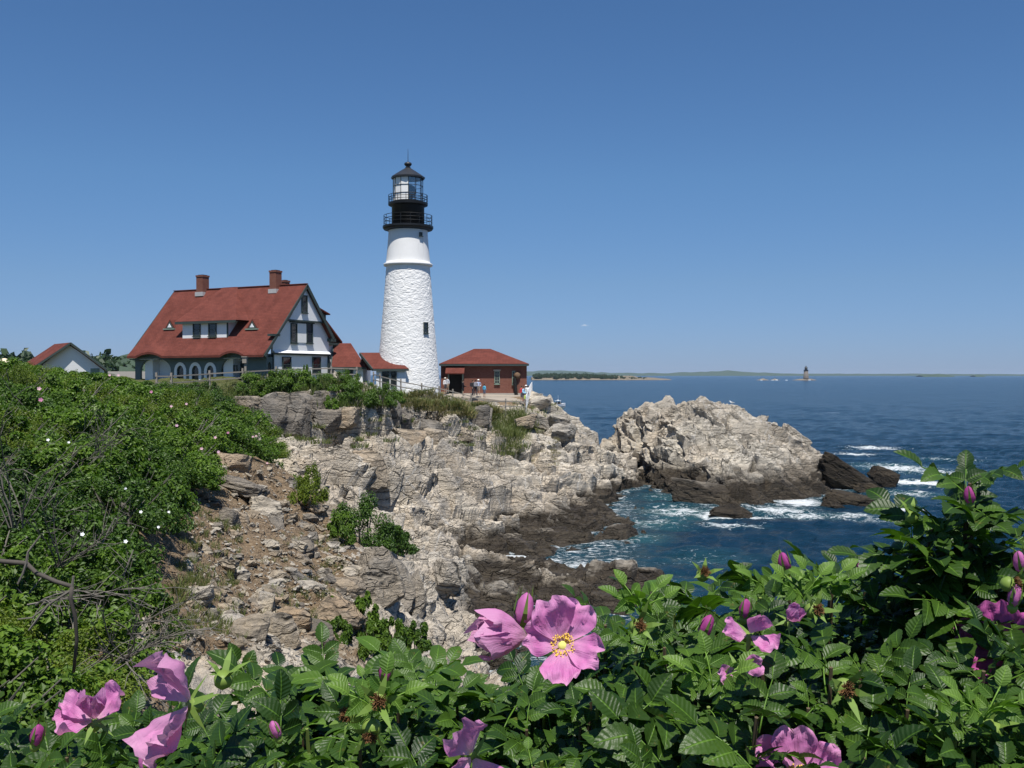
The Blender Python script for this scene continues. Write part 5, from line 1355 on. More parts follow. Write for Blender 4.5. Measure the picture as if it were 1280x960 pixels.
pts = [at(px, py, Y) - br.location for px, py, Y in ((90, 733, 6.7), (88, 748, 6.7), (94, 770, 6.72), (96, 800, 6.75), (92, 840, 6.8))]
MB().tube(pts, [.014, .014, .013, .012, .011], 8).build('limb', M['darkbark'], br, True)
m = MB()
for q in (((88, 738), (66, 752), (40, 772), (22, 774)), ((60, 757), (42, 780), (36, 788)), ((33, 704), (35, 690), (50, 670)), ((90, 735), (92, 720)), ((33, 704), (28, 718), (22, 730))):
    m.tube([at(px, py, 6.7) - br.location for px, py in q], [.010 - .002 * k for k in range(len(q))], 5)
m.build('twig', M['bark'], br)
# ------------------------------------------------------------------ fences, people, boat, far shore
def fence_run(name, label, pts, post_h, rails, mat, post_w=.14, rail=(.06, .12), spacing=2.5, grp=None, on_ground=True, square=False):
    """posts along a polyline of world points with rails between them; each post and rail a part"""
    P = [Vector(p) for p in pts]
    o = empty(name, P[0], 0, label, 'fence', grp)
    out = []
    for a, b in zip(P, P[1:]):
        n = max(1, round((b - a).length / spacing))
        out += [a.lerp(b, k / n) for k in range(n)]
    out.append(P[-1])
    rg = random.Random(len(label)); tops = []
    pm = MB().beam((0, 0, -.9), (0, 0, post_h), post_w, post_w, up=(0, 1, 0)).mesh('post', M[mat])
    for q in out:
        link('post', pm, o, q - o.location, (rg.uniform(-.02, .02), rg.uniform(-.02, .02), rg.uniform(-.3, .3) if not square else 0))
    for a, b in zip(out, out[1:]):
        for h in rails:
            d = (b - a).normalized() * .10
            MB().beam(a - o.location - d + Vector((0, -post_w * .5, h + rg.uniform(-.02, .02))), b - o.location + d + Vector((0, -post_w * .5, h + rg.uniform(-.02, .02))), rail[0], rail[1]).build('rail', M[mat], o)
    return o
def fp(px, py, Y): return at(px, py, Y)
RAILS = (.45, .95)
fence_run('rail_fence', 'weathered split rail fence in front of the house porch', [fp(196, 486, 76), fp(214, 486, 77), fp(262, 482, 81), fp(303, 479, 83), fp(345, 476, 86)], 1.25, RAILS, 'wood', .15, (.06, .10), 4.0)
fence_run('rail_fence', 'weathered split rail fence in front of the house gable', [fp(345, 476, 86), fp(414, 473.5, 89), fp(446, 474.5, 90)], 1.15, RAILS, 'wood', .14, (.06, .10), 4.5)
fence_run('rail_fence', 'weathered split rail fence stepping down past the lighthouse foot', [fp(467, 481, 91), fp(475, 483, 92), fp(501, 489.5, 94), fp(527, 494.5, 95.5), fp(549, 498, 97), fp(566, 501.5, 97.5), fp(589, 507.5, 98), fp(610, 514.5, 98.5), fp(632, 513, 101), fp(657, 514, 103)], 1.2, RAILS, 'wood', .13, (.05, .09), 2.6)
fence_run('picket_fence', 'white railing running out along the point past the visitors', [fp(657.5, 513, 103), fp(660, 505, 108), fp(662.5, 498, 113.5), fp(665, 493, 120)], 1.5, (.35, .75, 1.15, 1.42), 'white', .10, (.05, .07), 1.5, square=True)
vp = empty('viewer_post', fp(307, 480, 82), 0, 'tall wooden post with a boxed top standing at the porch fence', 'post')
MB().beam((0, 0, -.6), (0, 0, 2.0), .17, .17, up=(0, 1, 0)).build('post', M['wood'], vp)
m = MB().box((-.22, -.2, 1.72), (.12, .15, 2.2)); m.prism([(-.28, -.26, 2.2), (.18, -.26, 2.2), (.18, .21, 2.2), (-.28, .21, 2.2)], (0, 0, .07)); m.build('box_top', M['wood'], vp)

# paved yard round the brick building
v = [fp(553, 498, 108), fp(604, 499, 108.5), fp(655, 506, 106), fp(657, 498.5, 113.0), (at(658, 495, 113.2).x, 113.2, 9.5), (at(553, 493, 113).x, 113.2, 9.75)]
yard = MB().prism([Vector(q) + Vector((0, 0, .12)) for q in v], (0, 0, -.8)).build('pavement', M['path']); tag(yard, kind='structure')

def person(px, py, Y, label, turn=0.0, shirt=(.5, .5, .5), legs=(.08, .09, .12), long_legs=False, hair=(.05, .03, .02), hat=None, bag=None, arm='down', h=1.70):
    foot = at(px, py, Y)
    o = empty('person', foot, turn, label, 'person', 'visitors outside the brick building')
    sk = plain_cache('skin', (.42, .25, .18))
    k = h / 1.70
    me = bpy.data.meshes.new('body'); ob = bpy.data.objects.new('body', me)
    vs, es, rs_ = [], [], []
    def add(p, r, par=None):
        vs.append(tuple(Vector(p) * k)); rs_.append((r[0] * k, r[1] * k) if isinstance(r, tuple) else (r * k, r * k))
        if par is not None: es.append((par, len(vs) - 1))
        return len(vs) - 1
    pel = add((0, 0, .95), (.15, .11)); wai = add((0, 0, 1.12), (.125, .095), pel); che = add((0, .01, 1.32), (.15, .11), wai); nk = add((0, .01, 1.47), .052, che)
    hd = add((0, -.01, 1.57), (.075, .085), nk); add((0, -.005, 1.66), (.065, .075), hd)
    nose = add((0, -.105, 1.575), .016, hd)
    for s in (-1, 1):
        hip = add((s * .085, 0, .88), .085, pel); kn = add((s * .10, -.02, .48), .055, hip); an = add((s * .11, .02, .08), .036, kn); add((s * .12, -.12, .035), .034, an)
        sh = add((s * .17, .01, 1.40), .052, che)
        if arm == 'down': el = add((s * .24, .02, 1.13), .04, sh); wr = add((s * .25, -.06, .90), .028, el); dv = Vector((0, -.02, -.08))
        elif arm == 'hip' and s > 0: el = add((s * .36, .05, 1.16), .04, sh); wr = add((s * .20, -.05, 1.02), .028, el); dv = Vector((-.04 * s, -.05, -.05))
        elif arm == 'up' and s > 0: el = add((s * .26, -.18, 1.28), .04, sh); wr = add((s * .12, -.22, 1.50), .028, el); dv = Vector((-.03, 0, .08))
        else: el = add((s * .24, .0, 1.13), .04, sh); wr = add((s * .20, -.20, 1.03), .028, el); dv = Vector((-.02 * s, -.08, -.01))
        wv = Vector(vs[wr]) / k; pm = add(wv + dv * .7, (.03, .016), wr)
        pv = Vector(vs[pm]) / k; sidev = Vector((0, 1, 0)) if abs(dv.y) < .05 else Vector((1, 0, 0))
        for q in range(4): add(pv + dv * (.85 + .12 * (q in (1, 2))) + sidev * .017 * (q - 1.5), .0085, pm)
        add(pv + dv * .25 + sidev * .042 * (1 if sidev.y else -s), .0095, pm)
    me.from_pydata(vs, es, []); me.update(); COL.objects.link(ob)
    mod = ob.modifiers.new('skin', 'SKIN')
    for i_, r in enumerate(rs_): me.skin_vertices[0].data[i_].radius = r
    me.skin_vertices[0].data[0].use_root = True
    sb = ob.modifiers.new('sub', 'SUBSURF'); sb.levels = 1
    dg = bpy.context.evaluated_depsgraph_get(); ev_ = ob.evaluated_get(dg); bm_ = bpy.data.meshes.new_from_object(ev_)
    bpy.data.objects.remove(ob)
    bm_.materials.append(sk); bm_.name = 'body'; bm_.polygons.foreach_set('use_smooth', [True] * len(bm_.polygons))
    body = link('body', bm_, o)
    def cloth(name, c, zlo, zhi, grow, xmax=9, fl=0.0):
        """garment: the body's own surface between two heights, let out a little"""
        b = bmesh.new(); b.from_mesh(bm_)
        b.normal_update()
        kill = [f for f in b.faces if not (zlo * k < f.calc_center_median().z < zhi * k and abs(f.calc_center_median().x) < xmax * k)]
        bmesh.ops.delete(b, geom=kill, context='FACES')
        for v in b.verts: v.co += v.normal * (grow + fl * max(0, (zhi * k - v.co.z)))
        mm_ = bpy.data.meshes.new(name); b.to_mesh(mm_); b.free()
        mm_.materials.clear(); mm_.materials.append(plain_cache(name + str(c), c)); link(name, mm_, o)
    cloth('shirt', shirt, .98, 1.47, .018, .30); cloth('trousers' if long_legs else 'shorts', legs, .10 if long_legs else .52, 1.02, .020, .20)
    cloth('shoes', (.25, .22, .2), -.1, .10, .012)
    m = MB(); m.lathe([(.0, 1.745 * k), (.06 * k, 1.735 * k), (.088 * k, 1.68 * k), (.092 * k, 1.62 * k), (.075 * k, 1.56 * k)], 12, (0, .015), cap=False); m.build('hair', plain_cache('hair' + str(hair), hair), o, True)
    for s in (-1, 1): MB().lathe([(.0, .012), (.011, .0), (.0, -.012)], 6).build('eye', M['void'], o, loc=(s * .03 * k, -.088 * k, 1.60 * k))
    if hat: MB().lathe([(.0, 1.77 * k), (.085 * k, 1.75 * k), (.10 * k, 1.68 * k), (.17 * k, 1.665 * k), (.17 * k, 1.655 * k), (.09 * k, 1.66 * k)], 14, (0, 0)).build('hat', plain_cache('hat' + str(hat), hat), o, True)
    if bag:
        m = MB().box((-.16, .12, 1.02), (.16, .27, 1.42)); bg_ = m.build('backpack', plain_cache('bag' + str(bag), bag), o)
    return o
PC = {}
def plain_cache(n, c):
    if n not in PC: PC[n] = plain(n.split('(')[0] + '_cloth', c, .8, .12, 8.0)
    return PC[n]
person(556.5, 491.5, 111, 'visitor in white shirt and dark shorts at the tower foot with a pale cap', .8, (.65, .65, .66), (.06, .06, .07), hat=(.6, .58, .52))
person(559.2, 490.5, 112, 'visitor in pale grey shirt standing close behind the one in the pale cap', -.5, (.5, .52, .56), (.25, .2, .15))
person(578.8, 494.8, 108.6, 'woman in dark dress with bare shoulders walking before the doorway', 1.9, (.02, .02, .025), (.02, .02, .025), arm='bend')
person(591, 495, 107.5, 'visitor in black clothes leaning left in the middle group', 1.2, (.03, .03, .035), (.05, .05, .06), True, bag=(.03, .03, .04))
person(594.7, 494.6, 107.8, 'visitor with grey backpack turned away in the middle group', 2.9, (.25, .26, .3), (.06, .06, .07), True, bag=(.3, .3, .33))
person(598, 494, 109.5, 'visitor in blue and white shirt with white hat in the middle group', .4, (.42, .5, .68), (.3, .25, .2), hat=(.75, .73, .68), arm='hip')
person(605.4, 496.8, 106.4, 'child in bright blue shirt standing right of the middle group', 2.4, (.10, .42, .62), (.12, .14, .2), h=1.42)
person(652.3, 502.5, 106.0, 'visitor in red top at the left of the group by the white railing', .7, (.5, .05, .05), (.08, .08, .1))
person(654.3, 503.5, 105.2, 'visitor in light blue shirt bending at the white railing', 1.2, (.3, .55, .72), (.2, .18, .17), arm='bend')
person(657.5, 501.5, 107.5, 'visitor in white shirt and white hat leaning on the railing', 2.2, (.78, .78, .76), (.35, .33, .3), hat=(.8, .78, .74), arm='bend')
person(660.0, 501.5, 108.6, 'visitor in white shirt nearest the white railing with dark hair', 1.7, (.72, .72, .74), (.6, .6, .58), True)
person(656.8, 508.0, 104.2, 'child in yellow green top at the near end of the white railing', 1.0, (.45, .55, .12), (.08, .07, .07), h=1.35)

# small motor boat off the point
bp_ = at(698, 507.5, 374); bp_.z = 0
boat = empty('motorboat', bp_, rad(-62), 'small white motorboat with cabin and mast on the blue water beyond the point', 'boat')
st = [(-2.9, .95, .75, -.3), (-1.5, 1.1, .75, -.32), (0, 1.12, .82, -.32), (1.4, .9, .98, -.25), (2.5, .45, 1.12, -.1), (3.05, .04, 1.22, .15)]
V = []
for y, w, top, keel in st: V += [(-w, y, top), (-w * .82, y, .12), (0, y, keel), (w * .82, y, .12), (w, y, top)]
Fc = []
for i in range(5):
    for j in range(4): a = i * 5 + j; Fc.append((a, a + 1, a + 6, a + 5))
    Fc.append((i * 5 + 4, i * 5, i * 5 + 5, i * 5 + 9))
Fc.append((4, 3, 2, 1, 0))
link('hull', mesh_np('hull', V, Fc, M['white']), boat)
MB().prism([(-.75, -.9, .8), (.75, -.9, .8), (.7, .9, .9), (-.7, .9, .9)], (0, 0, .75)).build('cabin', M['void'], boat)
MB().prism([(-.9, -1.2, 2.05), (.9, -1.2, 2.05), (.8, .7, 2.05), (-.8, .7, 2.05)], (0, 0, .16)).build('cabin_roof', M['white'], boat)
for x in (-.7, .7):
    for y in (-.95, .55): MB().beam((x, y, .8), (x, y, 2.05), .08, .08).build('roof_support', M['white'], boat)
MB().tube([(.3, -.3, 2.2), (.3, -.3, 4.2)], [.04, .02], 5).build('mast', M['white'], boat)
MB().box((-.35, -.4, 2.2), (.25, .1, 2.45)).build('radar', M['white'], boat)
MB().box((-.25, -3.2, .1), (.25, -2.9, 1.2)).build('outboard', M['void'], boat)

# gull on the islet
def gull(p, rz, label):
    o = empty('gull', p, rz, label, 'gull')
    m = MB(); m.tube([(-.26, 0, .20), (-.12, 0, .22), (.05, 0, .24), (.16, 0, .27), (.2, 0, .34), (.23, 0, .40), (.29, 0, .41), (.33, 0, .40)], [.015, .06, .085, .07, .045, .05, .035, .008], 10); m.build('body', M['white'], o, True)
    for s in (-1, 1):
        MB().tube([(.06, s * .07, .26), (-.1, s * .075, .24), (-.34, s * .03, .21)], [.05, .045, .008], 6).build('wing', M['steel'], o, True)
        MB().tube([(.03, s * .03, .18), (.03, s * .03, 0)], [.012, .01], 5).build('leg', M['cream'], o)
    MB().tube([(.32, 0, .40), (.38, 0, .385)], [.014, .005], 5).build('beak', M['cream'], o)
def on_islet(px, py):
    d = ray(px, py); best = None
    k = VI[:, 0] / VI[:, 1] - d.x / d.y
    w = np.nonzero(np.abs(k) < .0022)[0]; w = w[np.argmax((VI[w, 2] - CAMZ) / VI[w, 1])]
    return Vector(VI[w])
g_ = on_islet(917, 505); gull(g_ + Vector((0, 0, -.03)), rad(170), 'white gull standing on top of the rock islet')

# ------------------------------------------------------------------ far shore, islands and the ledge light
def lump_wood(name, x0, x1, y, zb, zt, dep, n, seed, rmin, rmax, mat, base_mat=None):
    """far wood: overlapping lumpy crowns built of leaf-sized flakes, one mass"""
    rg = np.random.default_rng(seed); Vs, Fs, b = [], [], 0
    cv, cf = leaf_cloud(150, seed + 5, leaf=.55, clumps=12, spread=.42)
    for k in range(n):
        x = rg.uniform(x0, x1); s = rg.uniform(rmin, rmax) * (1 - .75 * max(0, (x - x0) / (x1 - x0) - .45) / .55 if 'island' in name else 1); yy = y + rg.uniform(0, dep)
        a = rg.uniform(0, 6.3); c_, s_ = math.cos(a), math.sin(a)
        v = np.column_stack([cv[:, 0] * c_ - cv[:, 1] * s_, cv[:, 0] * s_ + cv[:, 1] * c_, cv[:, 2] * rg.uniform(1.0, 1.7)]) * s
        z = zb + (zt - zb) * rg.uniform(0, 1) * (yy - y) / dep
        Vs.append(v + [x, yy, z]); Fs.append(cf + b); b += len(cv)
    o = link(name, mesh_np(name, np.concatenate(Vs), np.concatenate(Fs), M[mat]))
    return tag(o, kind='stuff')
def hill(name, pts, Y, dep, base, mat, kind='structure', label=None, cat=None):
    """long low land: skyline given as (px, py) at distance Y, sloping to the water in front and behind"""
    V = []; n = len(pts)
    xs = np.linspace(pts[0][0], pts[-1][0], 120); zs = np.interp(xs, [p[0] for p in pts], [p[1] for p in pts])
    rg = np.random.default_rng(len(pts) + int(Y)); rug = fbm(np.column_stack([xs * .11, xs * 0, xs * 0]), 3, int(Y) % 50)
    for j, f in enumerate((-1.0, -.75, -.35, 0.0, .5, 1.0)):
        for x, py, q in zip(xs, zs, rug):
            p = at(x, py, Y); h = max(0.0, p.z)
            z = {0: -1, 1: h * .45, 2: h * .8, 3: h, 4: h * .7, 5: -1}[j] * (1 + .16 * q * (j in (1, 2, 3)))
            V.append((p.x, Y + f * dep, z))
    ii = np.arange(6 * 120).reshape(6, 120)
    o = link(name, mesh_np(name, V, np.stack([ii[:-1, :-1].ravel(), ii[:-1, 1:].ravel(), ii[1:, 1:].ravel(), ii[1:, :-1].ravel()], 1), mat, False))
    return tag(o, label, cat, None, kind)
M['farwood'] = leaf_material('far_wood', (0.018, 0.040, 0.018), (0.048, 0.085, 0.032), .2)
M['farland'] = plain('far_land', (0.055, 0.085, 0.055), .95, .35, .02)
M['farrock'] = rock_material('far_rock', pale=(.30, .25, .19), grey=(.16, .14, .11), tan=(.24, .2, .13), tide=False)
hill('mainland', [(-160, 452), (0, 447), (60, 452), (130, 450), (180, 449), (330, 452)], 520, 90, 0, M['farland'])
lump_wood('woodland', -345, -185, 440, 10.5, 14, 110, 520, 3, 3.5, 6.5, 'farwood')
wp = at(172, 466, 300); MB().box((wp.x - 9, 300, 9.5), (wp.x + 6, 300.5, 12.9)).build('wall', M['concrete'])
tag(bpy.data.objects['wall.001'] if False else COL.objects[-1], 'low pale wall far behind the left end of the porch', 'wall')
hill('island', [(664, 471), (690, 469.6), (740, 469.3), (790, 470.2), (812, 472), (835, 473.4)], 2150, 55, 0, M['farrock'], None, 'low wooded island with a pale rocky shore left of the distant lighthouse', 'island')
lump_wood('island_wood', at(668, 468, 2150).x, at(806, 468, 2150).x, 2104, 2.5, 7, 70, 480, 9, 3.5, 6.0, 'farwood')
hill('hills', [(640, 464), (700, 463.5), (760, 466), (830, 466.5), (880, 464), (915, 463.5), (960, 466), (1010, 467.2), (1120, 467.1), (1190, 467.6), (1300, 467.9), (1420, 467.6)], 9000, 900, 0, M['farland'])
hill('island', [(1149, 469.4), (1155, 467.6), (1180, 467.6), (1188, 469.4)], 5200, 60, 0, M['farland'], None, 'low flat islet on the horizon toward the right edge', 'island')
hill('island', [(1216, 469.4), (1221, 468.2), (1228, 469.4)], 5200, 40, 0, M['farland'], None, 'tiny dark islet on the horizon nearest the right edge', 'island')
for (a, b, c) in ((945, 962, 'left of the distant lighthouse'), (962, 975, 'between the broken ledge and the distant lighthouse')):
    hill('ledge', [(a, 475.4), ((a + b) / 2, 473.0), (b, 475.4)], 2050, 10, 0, M['farrock'], None, 'low broken rock ledge in white water ' + c, 'ledge')
hill('ledge', [(990, 475.2), (1000, 473.5), (1014, 473.4), (1022, 475.6)], 2040, 9, 0, M['farrock'], None, 'low rock ledge carrying the distant lighthouse', 'ledge')
lp = at(1007.5, 474, 2040); lh = empty('lighthouse', (lp.x, 2040, lp.z - .5), 0, 'distant grey granite lighthouse on a ledge near the horizon', 'lighthouse')
ps = 2040 / F
MB().lathe([(3.6 * ps, -1), (3.3 * ps, 2 * ps), (2.5 * ps, 11 * ps)], 24).build('tower', M['stone_tower'], lh, True)
MB().lathe([(2.5 * ps, 11 * ps), (3.1 * ps, 11.3 * ps), (3.1 * ps, 11.9 * ps), (1.7 * ps, 12.0 * ps)], 20).build('gallery', M['black'], lh)
MB().lathe([(1.7 * ps, 11.9 * ps), (1.7 * ps, 14.2 * ps)], 16).build('lantern_room', M['black'], lh)
MB().lathe([(2.2 * ps, 14.2 * ps), (1.2 * ps, 15.6 * ps), (.35 * ps, 16.4 * ps), (.4 * ps, 17 * ps), (0, 17.4 * ps)], 16).build('lantern_roof', M['black'], lh)
def surf(px, py, w, hgt, Y):
    p = at(px, py, Y); cv, cf = poly_rock(int(px), 5, 2, (w * Y / F, 2, hgt * Y / F), .1)
    o = link('surf', mesh_np('surf', cv + [p.x, Y, 0.2], cf, M['foam'])); tag(o, kind='stuff')
M['foam'] = plain('white_foam', (.8, .84, .86), .9, .05)
for px, w, h_ in ((966, 2.5, .5), (971, 2, .6), (952, 2, .4), (1012, 2.2, .7), (983, 2, .3)): surf(px, 475, w, h_, 2020)

# ------------------------------------------------------------------ sea air
hz = MB().box((-15500, -60, -9), (15500, 15500, 42)).build('haze', None)
hz.data.materials.clear()
hm = bpy.data.materials.new('sea_haze'); hm.use_nodes = True; hn = hm.node_tree
for n_ in list(hn.nodes):
    if n_.type != 'OUTPUT_MATERIAL': hn.nodes.remove(n_)
pv = hn.nodes.new('ShaderNodeVolumePrincipled'); pv.inputs['Color'].default_value = (.62, .78, 1.0, 1); pv.inputs['Density'].default_value = 0.00003; pv.inputs['Anisotropy'].default_value = 0.0
hn.links.new(pv.outputs[0], hn.nodes['Material Output'].inputs['Volume'])
hz.data.materials.append(hm); tag(hz, kind='stuff')
# ------------------------------------------------------------------ the rose bushes at the viewer's feet
def leaflet(L, W, seed, nu=12, nv=4, droop=.25, fold=.22):
    """one toothed, folded, drooping leaflet along +x; returns verts, quads, uv"""
    rg = random.Random(seed); V = []; UV = []
    tw = rg.uniform(-.25, .25)
    for i in range(nu + 1):
        u = i / nu
        w = W * .5 * (math.sin(PI * min(1, u ** .86)) ** .78) * (1.0 if u < .96 else .4) + .0006
        for j in range(-nv // 2, nv // 2 + 1):
            v = j / (nv / 2)
            e = 1 + (.09 if i % 2 else -.05) * (abs(v) > .9)
            x = L * u; y = w * v * e
            z = fold * abs(y) - droop * L * u * u + .05 * L * math.sin(u * 7 + v * 2 + seed) * abs(v) * .4
            z += y * tw * u
            V.append((x, y, z)); UV.append((u, v))
    n1 = nv + 1
    Fc = [(i * n1 + j, i * n1 + j + 1, (i + 1) * n1 + j + 1, (i + 1) * n1 + j) for i in range(nu) for j in range(nv)]
    return V, Fc, UV
def compound_leaf(seed, n_pairs=3, size=1.0, nu=12, nv=4):
    """rachis with paired leaflets and an end leaflet"""
    rg = random.Random(seed); V, Fc, UV = [], [], []
    def put(v, f, uv, loc, rz, rx, s):
        b = len(V); Mt = Matrix.Translation(loc) @ Matrix.Rotation(rz, 4, 'Z') @ Matrix.Rotation(rx, 4, 'X') @ Matrix.Scale(s, 4)
        V.extend(tuple(Mt @ Vector(p)) for p in v); Fc.extend(tuple(b + k for k in q) for q in f); UV.extend(uv)
    Lr = (.030 + .021 * n_pairs) * size
    def rz_(x): return -.35 * x * x / Lr + .12 * x
    mb = MB(); mb.tube([(x, 0, rz_(x)) for x in np.linspace(0, Lr, 5)], [.0014, .0012, .0011, .001, .0008], 4)
    b = len(V); V.extend(mb.v); Fc.extend(tuple(b + k for k in q) for q in mb.f); UV.extend([(.5, 0)] * len(mb.v))
    ls = []
    for k in range(n_pairs):
        x = Lr * (.36 + .60 * k / max(1, n_pairs)); s = size * (.78 + .16 * k) * rg.uniform(.9, 1.1)
        for sd_ in (-1, 1): ls.append(((x, sd_ * .002, rz_(x)), sd_ * rg.uniform(.95, 1.3), sd_ * rg.uniform(-.05, .3), s))
    ls.append(((Lr, 0, rz_(Lr)), rg.uniform(-.15, .15), rg.uniform(-.2, .2), size * 1.1))
    for q, (loc, rz, rx, s) in enumerate(ls):
        v, f, uv = leaflet(.040, .0265, seed * 11 + q, nu, nv, rg.uniform(.15, .62), rg.uniform(.15, .45)); put(v, f, uv, loc, rz, rx, s)
    return V, Fc, UV
def leaf_mesh(seed, n_pairs, size, mat, nu=12, nv=4, name='leaf'):
    V, Fc, UV = compound_leaf(seed, n_pairs, size, nu, nv)
    me = mesh_np(name, V, Fc, M[mat], True, uv=np.array(UV)); return me
LEAVES = [leaf_mesh(k, 3 if k % 3 else 2, .92 + .05 * (k % 4), 'leafR') for k in range(8)]
YOUNG = [leaf_mesh(20 + k, 2, .62, 'leafY', 8) for k in range(3)]
INNER = [compound_leaf(40 + k, 3, .85, 4, 2) for k in range(3)]

def petal_material(name, a, b, c):
    t = NT(name); uv = t.n('ShaderNodeUVMap', uv_map='uv').outputs[0]; s = t.sep(uv)
    nz = t.noise(t.coord(), 60, 4, .6)
    col = t.ramp(s[0], [(0.0, c), (.22, b), (.6, a), (1.0, b)])
    col = t.mix(t.math('MULTIPLY', nz, .5), col, b)
    st = t.noise(t.mapping(uv, (2, 26, 1)), 1.0, 3)
    t.set(col, t.bump(t.math('ADD', st, nz), .0012, .8), .55, .25)
    tr = t.n('ShaderNodeBsdfTranslucent'); t.l(col, tr.inputs[0]); mx = t.n('ShaderNodeMixShader'); mx.inputs[0].default_value = .35
    t.l(t.b.outputs[0], mx.inputs[1]); t.l(tr.outputs[0], mx.inputs[2]); t.l(mx.outputs[0], t.out.inputs[0])
    return t.m
M['petal'] = petal_material('pink_petal', (.64, .165, .47), (.74, .34, .59), (.80, .54, .56))
M['petal_pale'] = petal_material('pale_pink_petal', (.60, .22, .46), (.68, .34, .55), (.75, .5, .6))
M['petal_deep'] = petal_material('deep_pink_petal', (.50, .08, .33), (.58, .14, .40), (.6, .25, .4))
M['stamen'] = plain('yellow_stamen', (.70, .46, .06), .7, .25, 200)
M['pistil'] = plain('pale_yellow_pistil', (.62, .60, .16), .7, .15, 200)
M['sepal'] = plain('green_sepal', (.13, .21, .04), .65, .25, 60)
M['withered'] = plain('withered_stamen', (.15, .075, .03), .9, .5, 200)
M['hip'] = plain('green_hip', (.17, .25, .05), .5, .2, 30)
def petal_mesh(seed, L=.045, W=.041, cup=.5, crumple=.0042, mat='petal', roll=0.0):
    rg = random.Random(seed); nu, nv = 14, 12; V, UV = [], []
    ph = [rg.uniform(0, 6.3) for _ in range(6)]
    for i in range(nu + 1):
        u = i / nu
        w = W * .5 * (.10 + .90 * math.sin(PI * .5 * min(1, u * 1.35)) ** 1.1) * (1 - .20 * max(0, u - .75) / .25)
        for j in range(nv + 1):
            v = j / nv * 2 - 1
            notch = .13 * math.exp(-(v / .30) ** 2) * max(0, u - .6) / .4
            x = L * (u - notch) * (1 - .16 * v * v * u)
            y = w * v
            z = cup * (L * .55 * u * u + .45 * W * v * v * u) + crumple * u * (math.sin(5 * v + ph[0] + 3 * u) + .7 * math.sin(9 * v + ph[1] - 5 * u) * u + .5 * math.sin(8 * u + ph[2] + 4 * v))
            z -= roll * L * max(0, u - .72) ** 1.3 * 2.0 * (1 + .5 * math.sin(4 * v + ph[3]))
            z += .0022 * u * math.sin(13 * v + ph[4] + 9 * u) + .0016 * u * math.sin(21 * u + ph[5] + 6 * v)
            V.append((x, y, z)); UV.append((u, v * .5 + .5))
    n1 = nv + 1
    Fc = [(i * n1 + j, i * n1 + j + 1, (i + 1) * n1 + j + 1, (i + 1) * n1 + j) for i in range(nu) for j in range(nv)]
    return mesh_np('petal', V, Fc, M[mat], True, uv=np.array(UV))
def frame_from(n, up=(0, 0, 1)):
    n = Vector(n).normalized(); x = Vector(up).cross(n)
    if x.length < .05: x = Vector((1, 0, 0)).cross(n)
    x.normalize(); y = n.cross(x)
    return Matrix((x, y, n)).transposed()
def flower(bush, P, n, petals, size=1.0, mat='petal', centre=True, label=None, spin=0.0, stem_to=None):
    """rose at world point P facing n; petals: list of (angle deg, opening deg from the axis, cup, roll, scale)"""
    c = MB().lathe([(.0, -.011), (.005, -.010), (.0065, -.004), (.005, .0)], 10).mesh('flower', M['hip'], True)
    f = link('flower', c, bush); R = frame_from(n).to_4x4()
    f.matrix_basis = Matrix.Translation(Vector(P) - bush.location) @ R @ Matrix.Rotation(spin, 4, 'Z') @ Matrix.Scale(size, 4)
    if label: f['label'] = label
    for k, (az, op, cup, roll, s) in enumerate(petals):
        me = petal_mesh(int(az) * 7 + k + int(P[0] * 1000) % 91, cup=cup, roll=roll, mat=mat)
        p = link('petal', me, f)
        p.matrix_basis = Matrix.Rotation(rad(az), 4, 'Z') @ Matrix.Rotation(rad(op - 90), 4, 'Y') @ Matrix.Translation((.0035, 0, .0008 * k)) @ Matrix.Scale(s, 4)
    if centre:
        MB().lathe([(.0, .0055), (.003, .0052), (.0048, .0035), (.005, .0)], 12).build('pistil', M['pistil'], f, True)
        m = MB(); rg = random.Random(3)
        for k in range(150):
            a = rg.uniform(0, 6.3); r = rg.uniform(.007, .0135); h = rg.uniform(.003, .008)
            q = (r * math.cos(a), r * math.sin(a), h); m.tube([(.004 * math.cos(a), .004 * math.sin(a), .001), q], [.00025, .00022], 3)
            m.box((q[0] - .0006, q[1] - .0006, q[2] - .0004), (q[0] + .0006, q[1] + .0006, q[2] + .0006))
        o = m.build('stamens', M['stamen'], f); o['kind'] = 'stuff'
    for k in range(5):
        a = 2 * PI * (k + .5) / 5; d = Vector((math.cos(a), math.sin(a), 0)); s_ = Vector((-math.sin(a), math.cos(a), 0))
        m = MB(); m.poly([d * .004 - s_ * .003, d * .012 - s_ * .0028 + Vector((0, 0, -.003)), d * .026 + Vector((0, 0, -.010)), d * .012 + s_ * .0028 + Vector((0, 0, -.003)), d * .004 + s_ * .003]).build('sepal', M['sepal'], f)
    return f
